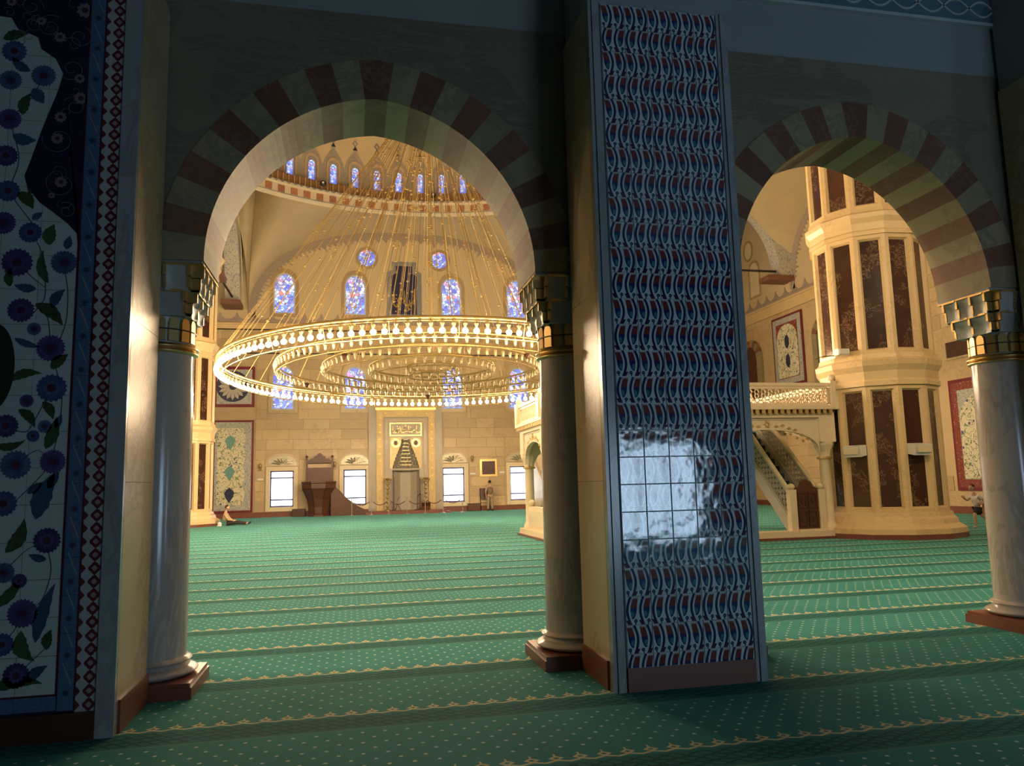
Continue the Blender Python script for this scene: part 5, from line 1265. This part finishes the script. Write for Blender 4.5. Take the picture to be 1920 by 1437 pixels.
def railing(p0, p1, zlo, H, step=0.19, mat=None, zlo1=None, par=None):
    """pierced panel between p0 and p1 (x,y); zlo1 for a raking panel"""
    p0 = Vector((*p0, 0)); p1 = Vector((*p1, 0)); L = (p1 - p0).length; d = (p1 - p0) / L; nrm = Vector((-d.y, d.x, 0))
    mb = lattice(L, H, step); z1 = zlo if zlo1 is None else zlo1
    mb.v = [tuple(p0 + d * v[0] + nrm * v[1] + Vector((0, 0, v[2] + zlo + (z1 - zlo) * v[0] / L))) for v in mb.v]
    return mb.build('pierced_rail', mat or m_lodge, par or lg)
RZ = 3.36
for a, b in (((LX0, LY0), (8.55, LY0)), ((8.55, LY0), (LX1, LY0)), ((LX0, LY0), (LX0, 20.2)), ((LX0, 20.2), (LX0, LY1)), ((LX1, LY0), (LX1, LY1)), ((LX0, LY1), (LX1, LY1))):
    a_, b_ = Vector(a), Vector(b); d = (b_ - a_).normalized() * 0.16
    railing(a_ + d, b_ - d, RZ, 0.42)
for x, y in ((LX0, LY0), (8.55, LY0), (LX1, LY0), (LX0, 20.2), (LX0, LY1), (LX1, LY1)):
    MB().box(x - 0.12, x + 0.12, y - 0.12, y + 0.12, 3.30, 3.95).build('rail_post', m_lodge, lg); MB().ball((x, y, 4.03), 0.10, 10, 6).build('post_finial', m_lodge, lg, smooth=True)
for a in ((LX0, LX1, LY0 - 0.06, LY0 + 0.06), (LX0, LX1, LY1 - 0.06, LY1 + 0.06), (LX0 - 0.06, LX0 + 0.06, LY0, LY1), (LX1 - 0.06, LX1 + 0.06, LY0, LY1)):
    MB().box(a[0], a[1], a[2], a[3], 3.82, 3.90).build('handrail', m_lodge, lg); MB().box(a[0], a[1], a[2], a[3], 3.30, 3.34).build('bottom_rail', m_lodge, lg)
# stair rising behind the front arch, with pierced balustrade and panelled wooden gate
m_green = M('dark_green_stair_carpet', (0.012, 0.05, 0.04), 0.9)
ys, ye, sl = LY0 + 0.28, LY0 + 3.45, 0.90            # the stair climbs away from the gate
for xx in (10.80, 11.60):
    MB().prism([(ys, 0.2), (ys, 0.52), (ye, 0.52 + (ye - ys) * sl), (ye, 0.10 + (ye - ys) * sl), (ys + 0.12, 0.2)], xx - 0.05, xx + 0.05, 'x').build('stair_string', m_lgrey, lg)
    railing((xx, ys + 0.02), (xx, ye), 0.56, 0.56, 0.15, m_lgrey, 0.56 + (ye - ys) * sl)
    MB().tube([(xx, ys, 1.20), (xx, ye, 1.20 + (ye - ys) * sl)], 0.05, 6).build('handrail', m_lodge, lg)
    MB().box(xx - 0.09, xx + 0.09, LY0 + 0.10, LY0 + 0.28, 0.2, 1.22).build('newel_post', m_lodge, lg); MB().ball((xx, LY0 + 0.19, 1.29), 0.10, 10, 6, 0.8).build('newel_finial', m_lodge, lg, smooth=True)
for k in range(14): MB().box(10.85, 11.55, ys + 0.05 + k * 0.225, ys + 0.05 + (k + 1) * 0.225, 0.22 + k * 0.2025, 0.42 + k * 0.2025).build('step', m_green, lg)
gt = MB().box(10.90, 11.50, LY0 + 0.14, LY0 + 0.22, 0.24, 1.20).build('gate', m_wood, lg)
gp_ = [(10.90, 1.20), (11.50, 1.20), (11.50, 1.24), (11.38, 1.30), (11.34, 1.40), (11.20, 1.47), (11.06, 1.40), (11.02, 1.30), (10.90, 1.24)]
MB().prism(gp_, LY0 + 0.15, LY0 + 0.21).build('gate_crest', m_wood, gt)
for i in range(2):
    for j in range(2):
        a = 10.935 + i * 0.28; b = 0.30 + j * 0.45
        ringface([(a, b), (a + 0.25, b), (a + 0.25, b + 0.40), (a, b + 0.40)], [(a + 0.04, b + 0.04), (a + 0.21, b + 0.04), (a + 0.21, b + 0.36), (a + 0.04, b + 0.36)], LY0 + 0.115, LY0 + 0.14).build('gate_moulding', m_woodd, gt)
        MB().prism([(a + 0.125, b + 0.1), (a + 0.18, b + 0.2), (a + 0.125, b + 0.3), (a + 0.07, b + 0.2)], LY0 + 0.12, LY0 + 0.14).build('gate_carving', m_woodd, gt)
MB().box(10.9, 11.6, LY0 + 0.02, LY0 + 0.3, 0.2, 0.24).build('threshold', m_lodge, lg)
# low parapet between the left columns
for a, b in ((17.8, 20.0), (20.4, 22.6)):
    MB().box(LX0 + 0.12, LX0 + 0.30, a, b, 0.2, 0.85).build('parapet_panel', m_lodge, lg)
    MB().box(LX0 + 0.09, LX0 + 0.12, a + 0.12, b - 0.12, 0.3, 0.74).build('parapet_relief', m_cream, lg)
    MB().ball((LX0 + 0.21, a + 0.1, 0.94), 0.11, 10, 6).build('parapet_finial', m_lodge, lg, smooth=True); MB().ball((LX0 + 0.21, b - 0.1, 0.94), 0.11, 10, 6).build('parapet_finial', m_lodge, lg, smooth=True)
railing((5.6, LY1 - 0.2), (11.4, LY1 - 0.2), 0.25, 0.6, 0.2)

# ------------------------------------------------------------------ chandelier
CC = Vector((2.75, 26.6, 0)); CTILT = -0.031; CT = 15.6
ch = thing('ring_chandelier', (CC.x, CC.y, 5.3), 'huge gilded chandelier of five rings with one ring of lit bulbs', 'chandelier')
BZ = 5.33; RZ_ = 5.69
RINGS = ((7.08, 148, True, RZ_), (5.28, 108, False, RZ_), (3.74, 76, False, RZ_), (2.16, 44, False, RZ_), (0.88, 18, False, RZ_))
def circ(r, z, n): return [(CC.x + r * math.cos(2 * PI * i / n), CC.y + r * math.sin(2 * PI * i / n), z) for i in range(n)]
bulb_me, _ = MB().lathe([(0.001, -0.078), (0.045, -0.066), (0.07, -0.035), (0.077, 0.0), (0.066, 0.035), (0.04, 0.06), (0.001, 0.066)], 0, 0, 10).mesh('bulb', m_bulb, True, org=(0, 0, 0))
sock_me, _ = MB().lathe([(0.001, 0.06), (0.026, 0.062), (0.028, 0.12), (0.055, 0.18), (0.058, 0.195), (0.012, 0.205), (0.009, 0.32), (0.001, 0.32)], 0, 0, 8).mesh('socket', m_socket, 'auto', org=(0, 0, 0))
cup_me, _ = MB().lathe([(0.001, -0.20), (0.03, -0.18), (0.045, -0.12), (0.05, -0.05), (0.075, 0.0), (0.02, 0.02), (0.012, 0.10), (0.001, 0.10)], 0, 0, 8).mesh('lamp_cup', m_glass_cup, 'auto', org=(0, 0, 0))
for r, n, lit, z in RINGS:
    MB().tube(circ(r, z, 96), 0.05 if lit else 0.035, 6, True).build('ring', m_brass, ch, smooth=True)
    if lit:
        MB().tube(circ(r - 0.18, z - 0.52, 96), 0.02, 5, True).build('lower_ring', m_brass, ch, smooth=True)
        MB().tube(circ(r, z - 0.09, 96), 0.012, 5, True).build('lamp_ring', m_brass, ch, smooth=True)
        for k in range(24):
            a = 2 * PI * k / 24
            MB().tube([(CC.x + r * math.cos(a), CC.y + r * math.sin(a), z), (CC.x + (r - 0.18) * math.cos(a), CC.y + (r - 0.18) * math.sin(a), z - 0.52)], 0.009, 4).build('stay', m_brass, ch)
    else: MB().tube(circ(r - 0.05, z - 0.36, 80), 0.018, 5, True).build('lower_ring', m_brass, ch, smooth=True)
    for k in range(n):
        a = 2 * PI * (k + 0.5) / n; x, y = CC.x + r * math.cos(a), CC.y + r * math.sin(a)
        if lit:
            place('bulb', bulb_me, (x, y, BZ), ch); place('socket', sock_me, (x, y, BZ), ch)
        else: place('lamp_cup', cup_me, (x, y, z - 0.10), ch)
cab = []
for r, n in ((7.08, 46), (5.28, 22), (3.74, 14), (2.16, 10), (0.88, 6)):
    for k in range(n):
        a = 2 * PI * (k + 0.3) / n
        p0 = Vector((CC.x + r * math.cos(a), CC.y + r * math.sin(a), RZ_)); p1 = Vector((CC.x + (0.25 + r * 0.035) * math.cos(a), CC.y + (0.25 + r * 0.035) * math.sin(a), CT))
        MB().tube([p0, p1], 0.0105, 4).build('cable', m_brass, ch); cab.append((p0, p1))
drops = MB(); rd = random.Random(21)
for p0, p1 in cab:
    for k in range(9):
        s = rd.random() ** 0.8; q = p0.lerp(p1, s); drops.ball((q.x, q.y, q.z), rd.uniform(0.03, 0.06), 6, 3, 0.8)
d_ = drops.build('cable_drops', m_brass, ch); d_['kind'] = 'stuff'
MB().lathe([(0.001, 0), (0.6, 0.05), (0.62, 0.15), (0.2, 0.4), (0.08, 0.8), (0.06, 12.0), (0.001, 12.0)], CC.x, CC.y, 16, z=CT).build('crown', m_brass, ch, smooth='auto')
pnd, _ = MB().lathe([(0.001, -0.16), (0.03, -0.14), (0.08, -0.05), (0.10, 0.0), (0.07, 0.03), (0.001, 0.04)], 0, 0, 10).mesh('pendant', m_woodd, 'auto', org=(0, 0, 0))
for r, n in ((5.28, 5),):
    for k in range(n): 
        a = 2 * PI * (k + 0.2) / n; x, y = CC.x + (r - 0.6) * math.cos(a), CC.y + (r - 0.6) * math.sin(a)
        place('pendant', pnd, (x, y, 5.35), ch); MB().tube([(x, y, 5.38), (CC.x + r * math.cos(a), CC.y + r * math.sin(a), RZ_)], 0.008, 4).build('pendant_wire', m_brass, ch)

ch.rotation_euler = (CTILT, 0, 0)

# ------------------------------------------------------------------ people
def skin(name, parent, loc, pts, edges, mat, sub=2):
    """pts: list of ((x,y,z), radius); continuous skinned surface"""
    bm = bmesh.new(); lay = bm.verts.layers.skin.verify(); vs = []
    for (p, r) in pts:
        v = bm.verts.new(p); v[lay].radius = (r, r) if not isinstance(r, tuple) else r; vs.append(v)
    vs[0][lay].use_root = True
    for a, b in edges: bm.edges.new((vs[a], vs[b]))
    me = bpy.data.meshes.new(name); bm.to_mesh(me); bm.free(); me.materials.append(mat)
    o = place(name, me, loc, parent)
    s = o.modifiers.new('skin', 'SKIN'); s.use_smooth_shade = True; s.use_x_symmetry = False
    sb = o.modifiers.new('subsurf', 'SUBSURF'); sb.levels = sub; sb.render_levels = sub
    return o
def head_parts(t, loc, hc, r, face, hairmat):
    """face: unit vector the person looks along (local)"""
    f = Vector(face).normalized(); sd = Vector((-f.y, f.x, 0)).normalized(); L = Vector(loc); c = Vector(hc)
    mb = MB().ball((0, 0, 0), r, 14, 10, 1.22)
    mb.v = [tuple(c + L + Vector(p)) for p in mb.v]
    h = mb.build('head', m_skin, t, smooth=True)
    mb = MB()
    for p in MB().ball((0, 0, 0), r * 1.07, 14, 10, 1.2).v: mb.v.append(p)
    base = MB().ball((0, 0, 0), r * 1.07, 14, 10, 1.2)
    mb = MB(); k = 0
    for fc in base.f:
        cen = sum((Vector(base.v[i]) for i in fc), Vector()) / len(fc)
        if cen.dot(f) < r * 0.35 + (cen.z * 0.5 if cen.z > r * 0.5 else 0) and cen.z > -r * 0.55: mb.add([tuple(Vector(base.v[i]) * 1.0 + c + L - f * 0.008) for i in fc], [tuple(range(len(fc)))])
    mb.build('hair', hairmat, h, smooth=True, weld=True)
    up = Vector((0, 0, 1))
    for s in (-1, 1):
        e = c + L + f * r * 0.88 + sd * s * r * 0.36 + up * r * 0.08; MB().ball(e, r * 0.12, 8, 5).build('eye', m_black, h)
        e = c + L + sd * s * r * 1.0; MB().ball(e, r * 0.24, 8, 5, 1.4).build('ear', m_skin, h, smooth=True)
    e = c + L + f * r * 1.02 - up * r * 0.2; MB().ball(e, r * 0.2, 8, 5, 1.4).build('nose', m_skin, h, smooth=True)
    e = c + L + f * r * 0.93 - up * r * 0.6; MB().ball(e, r * 0.2, 8, 5, 0.4).build('mouth', m_paint_red, h)
    return h
def hand(t, wrist, d, side, s=1.0):
    """palm and five curled fingers; d: direction of the fingers (unit), side: thumb direction"""
    w = Vector(wrist); d = Vector(d).normalized(); sd = Vector(side); sd = (sd - d * sd.dot(d)).normalized(); n = d.cross(sd)
    mb = MB()
    pc = w + d * 0.05 * s
    mb.tube([w, w + d * 0.03 * s, w + d * 0.09 * s], [0.028 * s, 0.038 * s, 0.036 * s], 8)
    for k in range(4):
        b = w + d * 0.085 * s + sd * (0.03 - k * 0.02) * s; ln = (0.07, 0.08, 0.075, 0.058)[k] * s
        mb.tube([b, b + d * ln * 0.45 + n * 0.008 * s, b + d * ln * 0.8 + n * 0.028 * s, b + d * ln * 0.9 + n * 0.05 * s], [0.0095 * s, 0.009 * s, 0.008 * s, 0.006 * s], 6)
    b = w + d * 0.03 * s + sd * 0.032 * s; mb.tube([b, b + sd * 0.025 * s + d * 0.025 * s, b + sd * 0.03 * s + d * 0.06 * s + n * 0.01], [0.011 * s, 0.010 * s, 0.008 * s], 6)
    return mb.build('hand', m_skin, t, smooth=True)

# standing person under the picture, back turned
m_vest = M('olive_grey_vest', (0.20, 0.16, 0.11), 0.8, var=0.15); m_trou = M('khaki_trousers', (0.36, 0.27, 0.17), 0.8, var=0.1); m_shoe = M('dark_socks', (0.03, 0.03, 0.035), 0.7)
L = (7.86, 44.25, 0)
t = thing('person', L, 'person with grey vest and khaki trousers standing with back turned under the picture', 'person')
body = [((0, 0, 0.93), 0.10), ((0, 0, 1.10), 0.10), ((0, 0.01, 1.28), 0.10), ((0, 0.02, 1.40), 0.07), ((0, 0.03, 1.47), 0.055), ((0, 0.04, 1.56), 0.055),
        ((-0.17, 0.02, 1.36), 0.065), ((-0.25, 0.0, 1.12), 0.05), ((-0.22, 0.10, 0.90), 0.038), ((-0.20, 0.14, 0.82), 0.03),
        ((0.17, 0.02, 1.36), 0.065), ((0.25, 0.0, 1.12), 0.05), ((0.22, 0.10, 0.90), 0.038), ((0.20, 0.14, 0.82), 0.03),
        ((-0.09, 0, 0.85), 0.09), ((-0.11, 0, 0.48), 0.06), ((-0.12, -0.01, 0.10), 0.04), ((0.09, 0, 0.85), 0.09), ((0.11, 0, 0.48), 0.06), ((0.12, -0.01, 0.10), 0.04)]
be = [(0, 1), (1, 2), (2, 3), (3, 4), (4, 5), (3, 6), (6, 7), (7, 8), (8, 9), (3, 10), (10, 11), (11, 12), (12, 13), (0, 14), (14, 15), (15, 16), (0, 17), (17, 18), (18, 19)]
skin('body', t, L, body, be, m_skin)
skin('vest', t, L, [((0, 0, 0.88), 0.165), ((0, 0, 1.12), 0.165), ((0, 0.01, 1.30), 0.17), ((0, 0.02, 1.42), 0.10), ((-0.17, 0.02, 1.36), 0.085), ((0.17, 0.02, 1.36), 0.085)], [(0, 1), (1, 2), (2, 3), (2, 4), (2, 5)], m_vest)
skin('trousers', t, L, [((0, 0, 0.93), 0.14), ((-0.09, 0, 0.80), 0.105), ((-0.11, 0, 0.48), 0.085), ((-0.12, 0, 0.08), 0.075), ((0.09, 0, 0.80), 0.105), ((0.11, 0, 0.48), 0.085), ((0.12, 0, 0.08), 0.075)], [(0, 1), (1, 2), (2, 3), (0, 4), (4, 5), (5, 6)], m_trou)
for s in (-1, 1):
    MB().lathe([(0.001, 0), (0.06, 0.0), (0.062, 0.04), (0.045, 0.09), (0.001, 0.1)], L[0] + s * 0.12, L[1] + 0.04, 10).build('foot', m_shoe, t, smooth=True)
    hand(t, (L[0] + s * 0.20, L[1] + 0.14, 0.82), (0, 0.3, -1), (-s, 0.3, 0))
head_parts(t, L, (0, 0.05, 1.64), 0.095, (0, 1, -0.15), m_hair)

# person seated on the carpet against the pillar base
m_shirt = M('sand_shirt', (0.52, 0.37, 0.21), 0.8, var=0.08); m_dtrou = M('black_trousers', (0.03, 0.022, 0.02), 0.8)
L = (-5.42, 36.15, 0)
t = thing('person', L, 'person in sand shirt and black trousers seated on the carpet with legs stretched', 'person')
skin('body', t, L, [((0, 0, 0.13), 0.09), ((-0.03, 0, 0.35), 0.09), ((-0.05, 0, 0.52), 0.08), ((-0.03, 0, 0.60), 0.06), ((0, 0, 0.68), 0.05), ((-0.03, -0.19, 0.50), 0.055), ((0.10, -0.24, 0.28), 0.045), ((0.28, -0.16, 0.22), 0.032), ((-0.03, 0.19, 0.50), 0.055), ((0.10, 0.24, 0.28), 0.045), ((0.28, 0.16, 0.22), 0.032),
     ((0.12, -0.10, 0.11), 0.085), ((0.52, -0.12, 0.12), 0.06), ((0.92, -0.14, 0.07), 0.042), ((0.12, 0.10, 0.11), 0.085), ((0.52, 0.12, 0.12), 0.06), ((0.92, 0.12, 0.07), 0.042)],
     [(0, 1), (1, 2), (2, 3), (3, 4), (2, 5), (5, 6), (6, 7), (2, 8), (8, 9), (9, 10), (0, 11), (11, 12), (12, 13), (0, 14), (14, 15), (15, 16)], m_skin)
skin('shirt', t, L, [((0, 0, 0.16), 0.155), ((-0.03, 0, 0.36), 0.155), ((-0.05, 0, 0.53), 0.14), ((-0.03, -0.19, 0.50), 0.075), ((0.10, -0.24, 0.28), 0.06), ((0.20, -0.20, 0.24), 0.052), ((-0.03, 0.19, 0.50), 0.075), ((0.10, 0.24, 0.28), 0.06), ((0.20, 0.20, 0.24), 0.052)], [(0, 1), (1, 2), (2, 3), (3, 4), (4, 5), (2, 6), (6, 7), (7, 8)], m_shirt)
skin('trousers', t, L, [((0, 0, 0.13), 0.125), ((0.14, -0.10, 0.115), 0.105), ((0.52, -0.12, 0.12), 0.08), ((0.88, -0.14, 0.075), 0.06), ((0.14, 0.10, 0.115), 0.105), ((0.52, 0.12, 0.12), 0.08), ((0.88, 0.12, 0.075), 0.06)], [(0, 1), (1, 2), (2, 3), (0, 4), (4, 5), (5, 6)], m_dtrou)
for s in (-1, 1):
    skin('foot', t, L, [((0.90, s * 0.13, 0.06), 0.04), ((0.98, s * 0.13, 0.07), 0.042), ((1.02, s * 0.13, 0.16), 0.032)], [(0, 1), (1, 2)], m_shoe, 1)
    hand(t, (L[0] + 0.28, L[1] + s * 0.16, 0.22), (1, -s * 0.3, -0.2), (0, -s, 0.3))
head_parts(t, L, (0.03, 0, 0.79), 0.092, (1, -0.1, -0.2), m_hair)
t2 = tag(MB().ball((L[0] - 0.22, L[1] - 0.38, 0.09), 0.09, 10, 6, 1.0).box(L[0] - 0.3, L[0] - 0.14, L[1] - 0.45, L[1] - 0.3, 0, 0.05).build('white_bag', m_white, smooth=False), 'small white bag on the carpet beside the seated person', 'bag')

# child running past the side wall
m_tee = M('white_tshirt', (0.75, 0.68, 0.66), 0.8, var=0.04); m_shorts = M('black_shorts', (0.012, 0.012, 0.015), 0.8)
L = (17.15, 18.6, 0)
t = thing('person', L, 'child in white t-shirt and black shorts running across the carpet', 'person')
# running direction roughly towards -X
skin('body', t, L, [((0, 0, 0.60), 0.07), ((-0.03, 0, 0.74), 0.07), ((-0.06, 0, 0.88), 0.065), ((-0.08, 0, 0.95), 0.045), ((-0.10, 0, 1.00), 0.04),
     ((-0.05, -0.12, 0.89), 0.042), ((0.07, -0.17, 0.74), 0.034), ((-0.06, -0.20, 0.66), 0.026), ((-0.05, 0.12, 0.89), 0.042), ((-0.16, 0.16, 0.76), 0.034), ((-0.28, 0.12, 0.80), 0.026),
     ((-0.02, -0.06, 0.55), 0.068), ((-0.19, -0.07, 0.36), 0.05), ((-0.16, -0.07, 0.08), 0.034), ((0.02, 0.06, 0.55), 0.068), ((0.16, 0.07, 0.34), 0.048), ((0.36, 0.07, 0.20), 0.034)],
     [(0, 1), (1, 2), (2, 3), (3, 4), (2, 5), (5, 6), (6, 7), (2, 8), (8, 9), (9, 10), (0, 11), (11, 12), (12, 13), (0, 14), (14, 15), (15, 16)], m_skin)
skin('tshirt', t, L, [((0.0, 0, 0.58), 0.125), ((-0.03, 0, 0.74), 0.12), ((-0.06, 0, 0.89), 0.105), ((-0.05, -0.12, 0.89), 0.06), ((0.04, -0.16, 0.79), 0.055), ((-0.05, 0.12, 0.89), 0.06), ((-0.12, 0.15, 0.80), 0.055)], [(0, 1), (1, 2), (2, 3), (3, 4), (2, 5), (5, 6)], m_tee)
skin('shorts', t, L, [((0, 0, 0.59), 0.11), ((-0.04, -0.06, 0.52), 0.092), ((-0.17, -0.07, 0.38), 0.078), ((0.03, 0.06, 0.52), 0.092), ((0.14, 0.07, 0.37), 0.078)], [(0, 1), (1, 2), (0, 3), (3, 4)], m_shorts)
for a in (((-0.16, -0.07, 0.07), (-0.17, -0.07, 0.03), (-0.27, -0.07, 0.03)), ((0.36, 0.07, 0.19), (0.40, 0.07, 0.16), (0.36, 0.07, 0.07))):
    skin('foot', t, L, [(p, 0.03) for p in a], [(0, 1), (1, 2)], m_skin, 1)
hand(t, (L[0] - 0.06, L[1] - 0.20, 0.66), (-1, 0, 0.2), (0, 0.3, 1), 0.8); hand(t, (L[0] - 0.28, L[1] + 0.12, 0.80), (-0.7, 0, 0.7), (0, -0.3, 1), 0.8)
head_parts(t, L, (-0.13, 0, 1.11), 0.082, (-1, -0.2, -0.1), m_hair)
t = thing('cushion_bench', (19.6, 20.6, 0), 'dark low cushion bench by the side wall behind the running child', 'bench')
bx0, by0 = X1 - 0.75, 20.0
t.location = (bx0 + 0.3, 21.6, 0); WL[t.name] = Vector((bx0 + 0.3, 21.6, 0))
MB().cbox(bx0, bx0 + 0.6, 20.0, 23.6, 0.28, 0.5, 0.05).build('cushion', m_woodd, t); MB().cbox(bx0 + 0.5, bx0 + 0.6, 20.0, 23.6, 0.5, 0.95, 0.04).build('backrest', m_woodd, t)
for yy in (20.1, 23.5): MB().box(bx0 + 0.05, bx0 + 0.55, yy - 0.05, yy + 0.05, 0, 0.28).build('leg', m_black, t)
# ------------------------------------------------------------------ globe lamps on the arcade wall; side-wall ones added as unseen fill
m_globe = emis('lit_globe', (1.0, 0.73, 0.46), 260.0)
def unseen_globe_lamp(x, y, nx, ny, label):
    t = thing('unseen_globe_lamp', (x, y, 8.0), label, 'wall lamp', 'globe lamps high on the hall walls')
    e = 0.03
    MB().box(min(x, x + nx * e) - abs(ny) * 0.08, max(x, x + nx * e) + abs(ny) * 0.08, min(y, y + ny * e) - abs(nx) * 0.08, max(y, y + ny * e) + abs(nx) * 0.08, 7.85, 8.15).build('back_plate', m_brass, t)
    MB().tube([(x + nx * 0.03, y + ny * 0.03, 8.0), (x + nx * 0.3, y + ny * 0.3, 7.95), (x + nx * 0.4, y + ny * 0.4, 8.13)], 0.025, 6).build('arm', m_brass, t)
    MB().ball((x + nx * 0.4, y + ny * 0.4, 8.32), 0.2, 14, 8).build('globe', m_globe, t, smooth=True)
for x, lb in ((-6.5, 'lit globe lamp high on the arcade wall beyond the floral pier'), (2.57, 'lit globe lamp high on the arcade wall above the tulip pier'), (9.3, 'lit globe lamp high on the arcade wall past the second arch'), (16.0, 'lit globe lamp high on the arcade wall facing the side wall panel')):
    unseen_globe_lamp(x, 7.1, 0, 1, lb)
unseen_globe_lamp(X0, 10.0, 1, 0, 'added unseen fill lamp high on the plain side wall closest to the arcade corner')  # side-wall lamps added out of view to brighten hall and pier jamb
unseen_globe_lamp(X0, 19.5, 1, 0, 'added unseen fill lamp high on the plain side wall behind the faceted pillar')
unseen_globe_lamp(X0, 14.0, 1, 0, 'added unseen fill lamp high on the plain side wall near the arcade')
unseen_globe_lamp(X0, 27.0, 1, 0, 'added unseen fill lamp high on the plain side wall level with the chandelier')
